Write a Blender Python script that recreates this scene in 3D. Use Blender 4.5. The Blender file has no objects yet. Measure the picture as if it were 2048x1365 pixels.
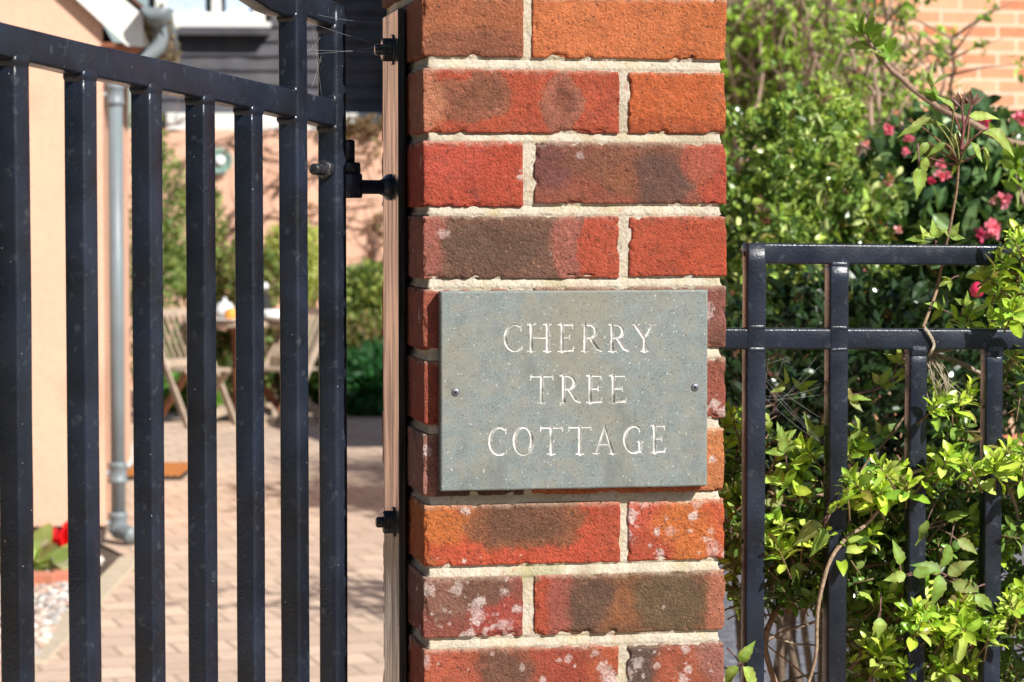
import bpy, math, random
import numpy as np
from math import radians as R, sin, cos, tan, pi, atan2
from mathutils import Vector, Matrix

SC = bpy.context.scene
COL = SC.collection
rng = np.random.default_rng(7)
random.seed(7)

# ---------------------------------------------------------------- camera, sky, sun
F = 5000.0                       # focal length in pixels of the 2048 wide photograph
YAW, PIT = R(10.5), R(2.862)
CAM = np.array([-0.377, -2.533, 1.5])
cd = bpy.data.cameras.new('camera'); cam = bpy.data.objects.new('camera', cd); COL.objects.link(cam)
cd.sensor_width = 36; cd.lens = 36*F/2048; cd.clip_start = .05; cd.clip_end = 1000
cam.location = CAM; cam.rotation_euler = (R(90)-PIT, 0, -YAW)
cd.dof.use_dof = True; cd.dof.focus_distance = 2.6; cd.dof.aperture_fstop = 13.0; cd.dof.aperture_blades = 9
SC.camera = cam
ELEV, SAZ = R(38), R(34)          # sun: height, and degrees to the right of straight behind the camera side
w = bpy.data.worlds.new('World'); SC.world = w; w.use_nodes = True
nt = w.node_tree; sky = nt.nodes.new('ShaderNodeTexSky'); sky.sky_type = 'NISHITA'; sky.sun_disc = False
sky.sun_elevation = ELEV; sky.sun_rotation = R(180)-SAZ; sky.air_density = 1.0; sky.dust_density = .6
bg = nt.nodes['Background']; bg.inputs['Strength'].default_value = .06; nt.links.new(sky.outputs[0], bg.inputs[0])
sl = bpy.data.lights.new('sun', 'SUN'); sl.energy = 4.9; sl.angle = R(.5); sl.color = (1, .965, .91)
so = bpy.data.objects.new('sun', sl); COL.objects.link(so)
SDIR = Vector((sin(SAZ)*cos(ELEV), -cos(SAZ)*cos(ELEV), sin(ELEV)))
so.rotation_euler = SDIR.to_track_quat('Z', 'Y').to_euler()
SC.view_settings.view_transform = 'Standard'; SC.view_settings.look = 'None'; SC.view_settings.exposure = 0.50
SC.view_settings.gamma = 1; SC.view_settings.use_curve_mapping = False

FW = np.array([sin(YAW)*cos(PIT), cos(YAW)*cos(PIT), -sin(PIT)])
UP = np.array([sin(YAW)*sin(PIT), cos(YAW)*sin(PIT), cos(PIT)])
RT = np.array([cos(YAW), -sin(YAW), 0.])
FH = np.array([sin(YAW), cos(YAW), 0.])
def ray(u, v): return FW + RT*(u-1024)/F + UP*(682.5-v)/F
def at_y(u, v, Y): d = ray(u, v); return CAM + d*((Y-CAM[1])/d[1])
def at_d(u, v, D): d = ray(u, v); return CAM + d*(D/(d@FH))
def at_z(u, v, Z=0.): d = ray(u, v); return CAM + d*((Z-CAM[2])/d[2])
def lin(r, g, b, k=.80):
    f = lambda c: ((c/255+.055)/1.055)**2.4 if c > 10 else c/255/12.92
    return np.array([f(r), f(g), f(b)])*k

# ---------------------------------------------------------------- noise
_perm = np.random.default_rng(3).random(65536)
def _h(i, j, k): return _perm[(i*73856093 ^ j*19349663 ^ k*83492791) & 65535]
def vnoise(P):
    P = np.asarray(P, float); I = np.floor(P).astype(np.int64); f = P-I; f = f*f*(3-2*f)
    r = 0
    for a in (0, 1):
        for b in (0, 1):
            for c in (0, 1):
                wt = (f[:, 0] if a else 1-f[:, 0])*(f[:, 1] if b else 1-f[:, 1])*(f[:, 2] if c else 1-f[:, 2])
                r = r+wt*_h(I[:, 0]+a, I[:, 1]+b, I[:, 2]+c)
    return r*2-1
def fbm(P, o=3):
    r = 0; a = 1; P = np.asarray(P, float)
    for k in range(o): r = r+a*vnoise(P*2**k+k*17.3); a *= .5
    return r/1.75

# ---------------------------------------------------------------- mesh plumbing
def link(o, parent=None):
    COL.objects.link(o)
    if parent is not None: o.parent = parent
    return o
def mesh(name, V, Fs, mat=None, parent=None, smooth=True, col=None, loc=None):
    """V (n,3); Fs list of (m,k) index arrays or list of tuples"""
    V = np.asarray(V, float)
    me = bpy.data.meshes.new(name)
    if isinstance(Fs, np.ndarray): Fs = [Fs]
    if len(Fs) and not isinstance(Fs[0], np.ndarray):
        me.from_pydata([tuple(v) for v in V], [], [tuple(f) for f in Fs])
    else:
        Fs = [f for f in Fs if len(f)]
        nl = sum(f.size for f in Fs); nf = sum(len(f) for f in Fs)
        me.vertices.add(len(V)); me.vertices.foreach_set('co', V.astype(np.float32).ravel())
        me.loops.add(nl); me.loops.foreach_set('vertex_index', np.concatenate([f.ravel() for f in Fs]).astype(np.int32))
        st = []; c = 0
        for f in Fs: st.append(c+np.arange(len(f))*f.shape[1]); c += f.size
        me.polygons.add(nf); me.polygons.foreach_set('loop_start', np.concatenate(st).astype(np.int32))
        me.update(calc_edges=True); me.validate()
    if col is not None:
        at = me.color_attributes.new('Col', 'FLOAT_COLOR', 'POINT')
        c4 = np.ones((len(me.vertices), 4), np.float32); c4[:, :3] = col
        at.data.foreach_set('color', c4.ravel())
    me.polygons.foreach_set('use_smooth', np.full(len(me.polygons), smooth))
    if mat: me.materials.append(mat)
    o = bpy.data.objects.new(name, me)
    link(o, parent)
    if loc is not None: o.location = loc
    return o
def tag(o, label=None, cat=None, group=None, kind=None):
    if label: o['label'] = label
    if cat: o['category'] = cat
    if group: o['group'] = group
    if kind: o['kind'] = kind
    return o
def thing(name, label, cat, group=None):
    o = bpy.data.objects.new(name, None); o.empty_display_size = .1; COL.objects.link(o)
    return tag(o, label, cat, group)
class MB:
    """collects shapes into one mesh"""
    def __init__(s): s.V = []; s.F = []; s.C = []; s.n = 0
    def add(s, V, Fc, col=None):
        V = np.asarray(V, float); s.V.append(V)
        for f in Fc: s.F.append(tuple(int(i)+s.n for i in f))
        s.C.append(np.tile(col if col is not None else (1, 1, 1), (len(V), 1))); s.n += len(V)
        return s
    def box(s, lo, hi, M=None, col=None, bev=0):
        lo = np.array(lo, float); hi = np.array(hi, float)
        if bev:
            # chamfered box: 24 verts
            V = []; idx = {}
            for sx in (0, 1):
                for sy in (0, 1):
                    for sz in (0, 1):
                        c = np.array([(lo, hi)[sx][0], (lo, hi)[sy][1], (lo, hi)[sz][2]])
                        d = np.array([1-2*sx, 1-2*sy, 1-2*sz])*bev
                        for ax in range(3):
                            q = c+d; q[ax] = c[ax]; idx[(sx, sy, sz, ax)] = len(V); V.append(q)
            Fc = []
            for ax in range(3):
                a, b = [(1, 2), (2, 0), (0, 1)][ax]
                for sd in (0, 1):
                    f = []
                    for (p, q) in ((0, 0), (1, 0), (1, 1), (0, 1)):
                        k = [0, 0, 0]; k[ax] = sd; k[a] = p; k[b] = q; f.append(idx[(*k, ax)])
                    Fc.append(f if sd else f[::-1])
                # edges parallel to ax
                for p in (0, 1):
                    for q in (0, 1):
                        k0 = [0, 0, 0]; k0[a] = p; k0[b] = q; k1 = list(k0); k1[ax] = 1
                        f = [idx[(*k0, a)], idx[(*k1, a)], idx[(*k1, b)], idx[(*k0, b)]]
                        Fc.append(f if (p ^ q) else f[::-1])
            for sx in (0, 1):
                for sy in (0, 1):
                    for sz in (0, 1):
                        f = [idx[(sx, sy, sz, 0)], idx[(sx, sy, sz, 1)], idx[(sx, sy, sz, 2)]]
                        Fc.append(f if (sx+sy+sz) % 2 else f[::-1])
            V = np.array(V)
        else:
            V = np.array([[x, y, z] for x in (lo[0], hi[0]) for y in (lo[1], hi[1]) for z in (lo[2], hi[2])])
            Fc = [(0, 1, 3, 2), (4, 6, 7, 5), (0, 4, 5, 1), (2, 3, 7, 6), (0, 2, 6, 4), (1, 5, 7, 3)]
        if M is not None: V = (np.array(M)[:3, :3] @ V.T).T+np.array(M)[:3, 3]
        return s.add(V, Fc, col)
    def sweep(s, pts, prof, up=(0, 0, 1), scale=None, cap=True, col=None):
        """prof (k,2) in (side, up) metres, swept along pts"""
        pts = np.asarray(pts, float); prof = np.asarray(prof, float); n = len(pts); k = len(prof)
        V = []; up = np.array(up, float); prev = None
        for i in range(n):
            t = pts[min(i+1, n-1)]-pts[max(i-1, 0)]; t = t/(np.linalg.norm(t)+1e-12)
            if prev is None:
                sd = np.cross(t, up)
                if np.linalg.norm(sd) < 1e-3: sd = np.cross(t, (1, 0.2, 0))
            else: sd = prev-t*(prev@t)
            sd = sd/np.linalg.norm(sd); prev = sd; u2 = np.cross(sd, t)
            sc = 1 if scale is None else scale[i]
            V.append(pts[i]+(prof[:, :1]*sd+prof[:, 1:]*u2)*sc)
        V = np.concatenate(V); Fc = []
        for i in range(n-1):
            for j in range(k):
                a = i*k+j; b = i*k+(j+1) % k; Fc.append((a, b, b+k, a+k))
        if cap: Fc += [tuple(range(k))[::-1], tuple((n-1)*k+j for j in range(k))]
        return s.add(V, Fc, col)
    def tube(s, pts, r, k=8, col=None, cap=True):
        a = np.arange(k)*2*pi/k; prof = np.c_[np.cos(a), np.sin(a)]
        sc = np.full(len(pts), r) if np.isscalar(r) else np.interp(np.linspace(0, 1, len(pts)), np.linspace(0, 1, len(r)), r)
        return s.sweep(pts, prof, scale=sc, cap=cap, col=col)
    def lathe(s, rz, c=(0, 0, 0), k=20, col=None, ax=None):
        c = np.array(c, float); a = np.arange(k)*2*pi/k; V = []
        for r, z in rz: V.append(np.c_[r*np.cos(a), r*np.sin(a), np.full(k, z)])
        V = np.concatenate(V)
        if ax is not None:
            q = Vector((0, 0, 1)).rotation_difference(Vector(ax)).to_matrix(); V = (np.array(q) @ V.T).T
        V = V+c; n = len(rz); Fc = []
        for i in range(n-1):
            for j in range(k):
                p = i*k+j; q = i*k+(j+1) % k; Fc.append((p, q, q+k, p+k))
        Fc += [tuple(range(k))[::-1], tuple((n-1)*k+j for j in range(k))]
        return s.add(V, Fc, col)
    def build(s, name, mat, parent=None, smooth=False, col=False):
        if not s.V: return None
        return mesh(name, np.concatenate(s.V), s.F, mat, parent, smooth, np.concatenate(s.C) if col else None)
def rrect(w, h, r=.0025, n=3):
    P = []
    for cx, cy, a0 in ((w/2-r, h/2-r, 0), (-w/2+r, h/2-r, 90), (-w/2+r, -h/2+r, 180), (w/2-r, -h/2+r, 270)):
        for i in range(n+1): a = R(a0+90*i/n); P.append((cx+r*cos(a), cy+r*sin(a)))
    return np.array(P)

# ---------------------------------------------------------------- materials
def nodes(m): return m.node_tree.nodes, m.node_tree.links, m.node_tree.nodes['Principled BSDF']
def mat(name, base=(.5, .5, .5), rough=.6, spec=.5, metal=0, attr=False, noise=None, bump=None, hue=None, trans=0, coat=0, tint=(1.4, 1.4, .6)):
    m = bpy.data.materials.new(name); m.use_nodes = True; N = m.node_tree.nodes; L = m.node_tree.links
    p = N['Principled BSDF']; p.inputs['Roughness'].default_value = rough; p.inputs['Metallic'].default_value = metal
    p.inputs['Specular IOR Level'].default_value = spec; p.inputs['Coat Weight'].default_value = coat
    tc = N.new('ShaderNodeTexCoord')
    if attr: a = N.new('ShaderNodeAttribute'); a.attribute_name = 'Col'; c = a.outputs['Color']
    else: a = N.new('ShaderNodeRGB'); a.outputs[0].default_value = (*base, 1); c = a.outputs[0]
    for (sc, amt, det) in (noise or []):
        n = N.new('ShaderNodeTexNoise'); n.inputs['Scale'].default_value = sc; n.inputs['Detail'].default_value = det
        L.new(tc.outputs['Object'], n.inputs['Vector'])
        mr = N.new('ShaderNodeMapRange'); mr.inputs[1].default_value = .3; mr.inputs[2].default_value = .7
        mr.inputs[3].default_value = 1-amt; mr.inputs[4].default_value = 1+amt; L.new(n.outputs[0], mr.inputs[0])
        mx = N.new('ShaderNodeVectorMath'); mx.operation = 'SCALE'; L.new(c, mx.inputs[0]); L.new(mr.outputs[0], mx.inputs['Scale']); c = mx.outputs[0]
    if hue:   # (scale, other colour, lo, hi)
        sc, oc, lo, hi = hue
        n = N.new('ShaderNodeTexNoise'); n.inputs['Scale'].default_value = sc; n.inputs['Detail'].default_value = 6
        L.new(tc.outputs['Object'], n.inputs['Vector'])
        mr = N.new('ShaderNodeMapRange'); mr.inputs[1].default_value = lo; mr.inputs[2].default_value = hi; L.new(n.outputs[0], mr.inputs[0])
        mx = N.new('ShaderNodeMix'); mx.data_type = 'RGBA'; L.new(mr.outputs[0], mx.inputs[0]); L.new(c, mx.inputs[6]); mx.inputs[7].default_value = (*oc, 1); c = mx.outputs[2]
    L.new(c, p.inputs['Base Color'])
    prev = None
    for (sc, st, dist) in (bump or []):
        n = N.new('ShaderNodeTexNoise'); n.inputs['Scale'].default_value = sc; n.inputs['Detail'].default_value = 4
        L.new(tc.outputs['Object'], n.inputs['Vector'])
        b = N.new('ShaderNodeBump'); b.inputs['Strength'].default_value = st; b.inputs['Distance'].default_value = dist
        L.new(n.outputs[0], b.inputs['Height'])
        if prev: L.new(prev, b.inputs['Normal'])
        prev = b.outputs[0]
    if prev: L.new(prev, p.inputs['Normal'])
    if trans:
        t = N.new('ShaderNodeBsdfTranslucent'); ms = N.new('ShaderNodeMixShader'); ms.inputs[0].default_value = trans
        v = N.new('ShaderNodeVectorMath'); v.operation = 'MULTIPLY'; v.inputs[1].default_value = tint; L.new(c, v.inputs[0])
        L.new(v.outputs[0], t.inputs[0]); L.new(p.outputs[0], ms.inputs[1]); L.new(t.outputs[0], ms.inputs[2])
        L.new(ms.outputs[0], N['Material Output'].inputs[0])
    m['c'] = 1
    return m

M_brick = mat('brick', attr=True, rough=.95, spec=.25, noise=[(620, .22, 3), (160, .12, 4)], bump=[(340, 1.0, .0020), (900, .8, .0013)])
N, L, P = nodes(M_brick)      # tiny dark pits and grit
def add_spots(m, scale, thr, colr, vec='Object', soft=.02, rand=.5):
    N, L, P = nodes(m); tc = N.new('ShaderNodeTexCoord'); vo = N.new('ShaderNodeTexVoronoi'); vo.inputs['Scale'].default_value = scale
    L.new(tc.outputs[vec], vo.inputs['Vector'])
    sp = N.new('ShaderNodeSeparateColor'); L.new(vo.outputs['Color'], sp.inputs[0])
    th = N.new('ShaderNodeMath'); th.operation = 'GREATER_THAN'; th.inputs[1].default_value = rand; L.new(sp.outputs[0], th.inputs[0])
    mr = N.new('ShaderNodeMapRange'); mr.inputs[1].default_value = thr+soft; mr.inputs[2].default_value = thr; L.new(vo.outputs['Distance'], mr.inputs[0])
    mu = N.new('ShaderNodeMath'); mu.operation = 'MULTIPLY'; L.new(th.outputs[0], mu.inputs[0]); L.new(mr.outputs[0], mu.inputs[1])
    src = P.inputs['Base Color'].links[0].from_socket
    mx = N.new('ShaderNodeMix'); mx.data_type = 'RGBA'; L.new(mu.outputs[0], mx.inputs[0]); L.new(src, mx.inputs[6]); mx.inputs[7].default_value = (*colr, 1)
    L.new(mx.outputs[2], P.inputs['Base Color'])
def pores(m, scale, lo, hi, colr, amt=1.0, det=2, stretch=(1, 1, 1)):
    N, L, P = nodes(m); tc = N.new('ShaderNodeTexCoord'); mp = N.new('ShaderNodeMapping'); mp.inputs['Scale'].default_value = stretch; L.new(tc.outputs['Object'], mp.inputs[0])
    n = N.new('ShaderNodeTexNoise'); n.inputs['Scale'].default_value = scale; n.inputs['Detail'].default_value = det; L.new(mp.outputs[0], n.inputs['Vector'])
    mr = N.new('ShaderNodeMapRange'); mr.inputs[1].default_value = lo; mr.inputs[2].default_value = hi; mr.inputs[4].default_value = amt; L.new(n.outputs[0], mr.inputs[0])
    src = P.inputs['Base Color'].links[0].from_socket; mx = N.new('ShaderNodeMix'); mx.data_type = 'RGBA'; L.new(mr.outputs[0], mx.inputs[0]); L.new(src, mx.inputs[6]); mx.inputs[7].default_value = (*colr, 1)
    L.new(mx.outputs[2], P.inputs['Base Color'])
pores(M_brick, 380, .60, .70, (.07, .03, .022), .75)
pores(M_brick, 260, .62, .74, tuple(lin(214, 150, 118)), .5, 4)
pores(M_brick, 60, .55, .75, (.10, .06, .05), .35, 6)
add_spots(M_brick, 230, .16, (.05, .032, .028), rand=.90, soft=.12)
add_spots(M_brick, 60, .075, (.03, .025, .028), rand=.955, soft=.05)
M_mortar = mat('lime_mortar', base=tuple(lin(212, 200, 180)), rough=.95, spec=.2, noise=[(420, .14, 3), (45, .14, 4)], bump=[(260, .8, .0022), (900, .6, .0010)],
               hue=(34, tuple(lin(204, 188, 150)), .48, .76))
pores(M_mortar, 400, .62, .72, tuple(lin(120, 100, 78)), .6)
pores(M_mortar, 16, .53, .66, tuple(lin(172, 158, 130)), .6, 8)
pores(M_mortar, 11, .60, .68, tuple(lin(150, 150, 90)), .45, 8)
pores(M_mortar, 120, .62, .72, tuple(lin(190, 120, 85)), .4, 4)
M_slate = mat('green_slate', base=tuple(lin(132, 142, 140)), rough=.62, spec=.35, noise=[(70, .12, 6), (520, .26, 3)], bump=[(500, .35, .0006)],
              hue=(60, tuple(lin(152, 150, 138)), .40, .78))
pores(M_slate, 9, .50, .70, tuple(lin(150, 142, 120)), .55, 7)
pores(M_slate, 230, .54, .66, tuple(lin(118, 122, 112)), .45, 4)
pores(M_slate, 30, .60, .72, tuple(lin(112, 116, 108)), .5, 8, (1, 1, .5))
add_spots(M_slate, 420, .22, tuple(lin(108, 100, 84)), rand=.87, soft=.15)
add_spots(M_slate, 150, .10, tuple(lin(215, 215, 205)), rand=.95, soft=.05)
add_spots(M_slate, 300, .18, tuple(lin(190, 196, 186)), rand=.9, soft=.1)
add_spots(M_slate, 160, .08, tuple(lin(92, 72, 50)), rand=.93, soft=.04)
M_cut = mat('cut_letter', base=tuple(lin(228, 226, 220)), rough=.9, spec=.2, noise=[(500, .2, 4)], hue=(60, tuple(lin(150, 154, 146)), .47, .66), bump=[(800, .4, .0004)])
M_paint = mat('black_gate_paint', base=(.0145, .020, .033), rough=.36, spec=.42, noise=[(14, .35, 6)], bump=[(320, .40, .0010), (60, .18, .0014)],
              hue=(18, (.012, .013, .016), .5, .72))
def rough_noise(m, scale, lo, hi):
    N, L, P = nodes(m); tc = N.new('ShaderNodeTexCoord'); n = N.new('ShaderNodeTexNoise'); n.inputs['Scale'].default_value = scale; n.inputs['Detail'].default_value = 5
    L.new(tc.outputs['Object'], n.inputs['Vector']); mr = N.new('ShaderNodeMapRange'); mr.inputs[1].default_value = .35; mr.inputs[2].default_value = .65
    mr.inputs[3].default_value = lo; mr.inputs[4].default_value = hi; L.new(n.outputs[0], mr.inputs[0]); L.new(mr.outputs[0], P.inputs['Roughness'])
rough_noise(M_paint, 25, .20, .42)
pores(M_paint, 90, .60, .74, (.10, .115, .13), .35, 6)
pores(M_paint, 7, .52, .62, (.008, .009, .011), .6, 7, (1, 1, .6))
add_spots(M_paint, 130, .05, (.45, .45, .43), rand=.88, soft=.03)
M_plate = mat('plate_paint', base=(.014, .015, .017), rough=.24, spec=.6, bump=[(90, .15, .001)])
_N, _L, _P = nodes(M_plate); _tc = _N.new('ShaderNodeTexCoord'); _mp = _N.new('ShaderNodeMapping'); _mp.inputs['Scale'].default_value = (400, 60, 9)
_L.new(_tc.outputs['Object'], _mp.inputs[0]); _n = _N.new('ShaderNodeTexNoise'); _n.inputs['Scale'].default_value = 1; _n.inputs['Detail'].default_value = 5; _L.new(_mp.outputs[0], _n.inputs[0])
_mr = _N.new('ShaderNodeMapRange'); _mr.inputs[1].default_value = .35; _mr.inputs[2].default_value = .7; _mr.inputs[3].default_value = .10; _mr.inputs[4].default_value = .42; _L.new(_n.outputs[0], _mr.inputs[0]); _L.new(_mr.outputs[0], _P.inputs['Roughness'])
_b = _N.new('ShaderNodeBump'); _b.inputs['Strength'].default_value = .5; _b.inputs['Distance'].default_value = .0012; _L.new(_n.outputs[0], _b.inputs['Height']); _L.new(_b.outputs[0], _P.inputs['Normal'])
M_steel = mat('old_bolt', base=(.05, .05, .055), rough=.45, metal=.6, noise=[(300, .5, 4)], bump=[(500, .5, .001)], hue=(200, (.4, .4, .38), .58, .7))
M_screw = mat('screw_steel', base=(.20, .20, .24), rough=.5, metal=.55, noise=[(600, .3, 3)])
M_web = mat('spider_silk', base=(.45, .45, .45), rough=.5)
M_leaf = mat('leaf', attr=True, rough=.5, spec=.35, noise=[(120, .12, 2)], trans=.35)
M_leafd = mat('glossy_leaf', attr=True, rough=.25, spec=.5, noise=[(60, .1, 2)], trans=.22)
M_bark = mat('stem_bark', attr=True, rough=.8, spec=.2, noise=[(260, .35, 5)], bump=[(300, .6, .001)])
M_petal = mat('petal', attr=True, rough=.5, trans=.3, tint=(1, 1, 1))
M_render = mat('salmon_render', base=tuple(lin(244, 196, 168, .84)), rough=.9, spec=.1, noise=[(1.3, .05, 4), (40, .05, 3)], bump=[(60, .5, .004)], hue=(2.2, tuple(lin(214, 165, 138, .8)), .55, .8))
M_white = mat('white_paint', base=(.80, .79, .74), rough=.5, noise=[(3, .05, 3)])
M_grey = mat('grey_plastic', base=tuple(lin(132, 142, 146)), rough=.45, noise=[(6, .12, 4)])
M_board = mat('black_weatherboard', base=(.062, .060, .070), rough=.65, noise=[(5, .3, 6)], hue=(3, (.10, .09, .09), .5, .75))
M_glass = mat('window_glass', base=(.02, .03, .05), rough=.04, spec=.9)
M_curtain = mat('net_curtain', base=(.50, .60, .74), rough=.8, noise=[(8, .15, 3)])
M_teak = mat('weathered_teak', base=tuple(lin(186, 166, 146)), rough=.8, noise=[(20, .2, 4)])
M_teakr = mat('brown_teak', base=tuple(lin(150, 92, 60)), rough=.7, noise=[(20, .2, 4)])
M_china = mat('white_china', base=(.8, .8, .8), rough=.2)
M_orange = mat('orange_fruit', base=(.85, .32, .04), rough=.5, noise=[(60, .1, 2)])
M_roof = mat('roof_tiles', base=(.16, .08, .055), rough=.9, noise=[(6, .3, 4)])
M_soil = mat('soil', base=(.09, .065, .045), rough=1, noise=[(2, .3, 5), (30, .3, 4)], bump=[(20, .6, .03)])
M_pebble = mat('pebble', attr=True, rough=.7, noise=[(60, .15, 3)])
M_jute = mat('mat_orange', base=tuple(lin(205, 130, 60)), rough=1, noise=[(60, .2, 3)])
M_rubber = mat('mat_black', base=(.02, .02, .02), rough=.8)

def bricky(name, c1, c2, mort, bw, bh, ms, rough=.9, nsc=None, rot=0, coord='Object', var=.25, bias=0):
    m = mat(name, base=(1, 1, 1), rough=rough, spec=.2, noise=[(1.1, .10, 4), (25, .08, 4)], bump=[(90, .3, .003)])
    N, L, P = nodes(m); tc = N.new('ShaderNodeTexCoord'); mp = N.new('ShaderNodeMapping'); mp.inputs['Rotation'].default_value = rot if isinstance(rot, tuple) else (0, 0, rot)
    L.new(tc.outputs[coord], mp.inputs[0]); b = N.new('ShaderNodeTexBrick'); L.new(mp.outputs[0], b.inputs['Vector'])
    b.inputs['Color1'].default_value = (*c1, 1); b.inputs['Color2'].default_value = (*c2, 1); b.inputs['Mortar'].default_value = (*mort, 1)
    b.inputs['Scale'].default_value = 1; b.inputs['Mortar Size'].default_value = ms; b.inputs['Brick Width'].default_value = bw; b.inputs['Row Height'].default_value = bh
    b.inputs['Bias'].default_value = bias
    rgb = [n for n in N if n.type == 'RGB'][0]
    for l in list(rgb.outputs[0].links): L.new(b.outputs['Color'], l.to_socket)
    return m

# ---------------------------------------------------------------- foliage
def leaf_template(kind):
    if kind == 'oval': t = [0, .12, .33, .60, .80, .93, 1]; h = [.02, .09, .19, .235, .19, .09, 0]
    elif kind == 'round': t = [0, .15, .42, .7, .9, 1]; h = [.03, .2, .34, .31, .16, 0]
    elif kind == 'lance': t = [0, .15, .4, .7, 1]; h = [.01, .1, .16, .11, 0]
    elif kind == 'small': t = [0, .45, 1]; h = [.03, .30, 0]
    elif kind == 'tooth': t = [0, .1, .24, .30, .42, .50, .62, .68, .80, 1]; h = [.02, .17, .30, .27, .31, .24, .24, .17, .11, 0]
    t = np.array(t); h = np.array(h); V = []
    for a, b in zip(t, h): V += [(-b, a), (0, a), (b, a)]
    Fq = []
    for i in range(len(t)-1):
        a = i*3; Fq += [(a, a+1, a+4, a+3), (a+1, a+2, a+5, a+4)]
    return np.array(V), np.array(Fq)
TPL = {k: leaf_template(k) for k in ('oval', 'round', 'lance', 'small', 'tooth')}
def norm(a): return a/(np.linalg.norm(a, axis=-1, keepdims=True)+1e-9)
def leaves(pos, dirs, nrm, size, kind, cols, fold=.35, curl=.25, wid=1.0):
    T, Fq = TPL[kind]; n = len(pos); pos = np.asarray(pos); dirs = norm(np.asarray(dirs)); size = np.broadcast_to(size, (n,))
    side = norm(np.cross(dirs, nrm)); nr = np.cross(side, dirs)
    cu = curl*(.4+1.2*rng.random(n)); fo = fold*(.5+rng.random(n))
    x = T[None, :, 0]*wid; y = T[None, :, 1]
    z = fo[:, None]*np.abs(x)-cu[:, None]*y**2+.03*np.sin(y*9+rng.random(n)[:, None]*6)
    V = pos[:, None, :]+size[:, None, None]*(x[..., None]*side[:, None, :]+y[..., None]*dirs[:, None, :]+z[..., None]*nr[:, None, :])
    k = len(T); cf = np.where(T[:, 0] == 0, 1.22, .94)[:, None]*np.array([[1, 1, 1]]); cf = np.where((np.abs(T[:, 0]) > .2)[:, None] & (kind == 'tooth'), cf*[1.05, .84, .8], cf)
    Fa = (Fq[None]+(np.arange(n)*k)[:, None, None]).reshape(-1, 4)
    cols = np.array(cols, float); bad = rng.random(n) < .03; cols[bad] = cols[bad]*.3+np.array([.22, .13, .05])*.7 if kind in ('oval', 'round', 'tooth') and cols[:, 1].mean() > cols[:, 0].mean() else cols[bad]
    C = (cols[:, None, :]*cf[None]*(1+.10*rng.normal(size=(n, k, 1)))).reshape(-1, 3)
    return V.reshape(-1, 3), Fa, C
class Foliage:
    def __init__(s): s.V = []; s.F = []; s.C = []; s.n = 0
    def add(s, VFC):
        V, Fa, C = VFC; s.V.append(V); s.F.append(Fa+s.n); s.C.append(C); s.n += len(V)
    def build(s, name, mt, parent, smooth=True):
        return mesh(name, np.concatenate(s.V), np.concatenate(s.F), mt, parent, smooth, np.concatenate(s.C))
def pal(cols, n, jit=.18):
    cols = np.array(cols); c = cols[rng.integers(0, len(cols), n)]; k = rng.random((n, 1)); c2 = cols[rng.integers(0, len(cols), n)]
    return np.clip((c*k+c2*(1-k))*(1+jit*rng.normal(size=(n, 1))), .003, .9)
def rdir(n, up=.0):
    d = rng.normal(size=(n, 3)); d[:, 2] += up; return norm(d)
FRESH = [(.40, .58, .05), (.54, .66, .08), (.25, .44, .05), (.50, .60, .14)]
MID = [(.14, .25, .045), (.20, .32, .06), (.10, .18, .035), (.24, .34, .08)]
DARK = [(.03, .065, .02), (.045, .09, .025), (.06, .11, .03)]
CLEM = [(.26, .40, .07), (.34, .46, .10), (.20, .33, .06), (.32, .37, .13)]
BROWNL = [(.20, .13, .06), (.28, .18, .09), (.14, .09, .05)]
def cloud(fo, c, rad, n, size, kind, palette, hollow=.35, clump=3.0, up=.35, thr=-.15, seed=0, face=(0, 0, 0)):
    """leaves through an ellipsoid with clumps and gaps"""
    c = np.array(c); rad = np.array(rad); m = int(n*3)
    d = norm(rng.normal(size=(m, 3))); r = (hollow+(1-hollow)*rng.random(m)**.6)
    p = d*r[:, None]; bulge = 1+.22*fbm(d*2.3+seed, 2)[:, None]; P = c+p*rad*bulge
    keep = fbm(P*clump/np.mean(rad)+seed*3.1, 2) > thr
    P = P[keep][:n]; d = d[keep][:n]; n = len(P)
    dr = norm(d*.6+rdir(n, up)*.9+np.array(face)); nm = norm(rdir(n, .8)+np.array(face))
    fo.add(leaves(P, dr, nm, size*(.65+.7*rng.random(n)), kind, pal(palette, n)))
    return P
def stemcol(n, a=(.22, .15, .10)): return np.array(a)*(.8+.4*rng.random((n, 1)))
def wiggle(pts, n=12, amp=.004, seed=0):
    pts = np.array(pts, float); t = np.linspace(0, len(pts)-1, n*(len(pts)-1)+1); out = []
    for a in t:      # catmull-rom
        i = min(int(a), len(pts)-2); f = a-i
        p0 = pts[max(i-1, 0)]; p1 = pts[i]; p2 = pts[i+1]; p3 = pts[min(i+2, len(pts)-1)]
        out.append(.5*((2*p1)+(-p0+p2)*f+(2*p0-5*p1+4*p2-p3)*f*f+(-p0+3*p1-3*p2+p3)*f**3))
    out = np.array(out); k = np.c_[fbm(out*25+seed), fbm(out*25+seed+9), fbm(out*25+seed+19)]
    return out+amp*k

# ================================================================ SETTING: ground
def sheet(name, poly, z, mt, kind='structure'):
    o = mesh(name, [(x, y, z) for x, y in poly], [tuple(range(len(poly)))], mt, smooth=False); o['kind'] = kind; return o
sheet('ground', [(-150, -60), (150, -60), (150, 200), (-150, 200)], -.012, M_soil)
M_pave = bricky('block_paving', tuple(lin(222, 196, 172, .9)), tuple(lin(202, 176, 156, .88)), tuple(lin(186, 162, 140)), .2, .2, .009, rot=R(-8), nsc=1)


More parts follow.
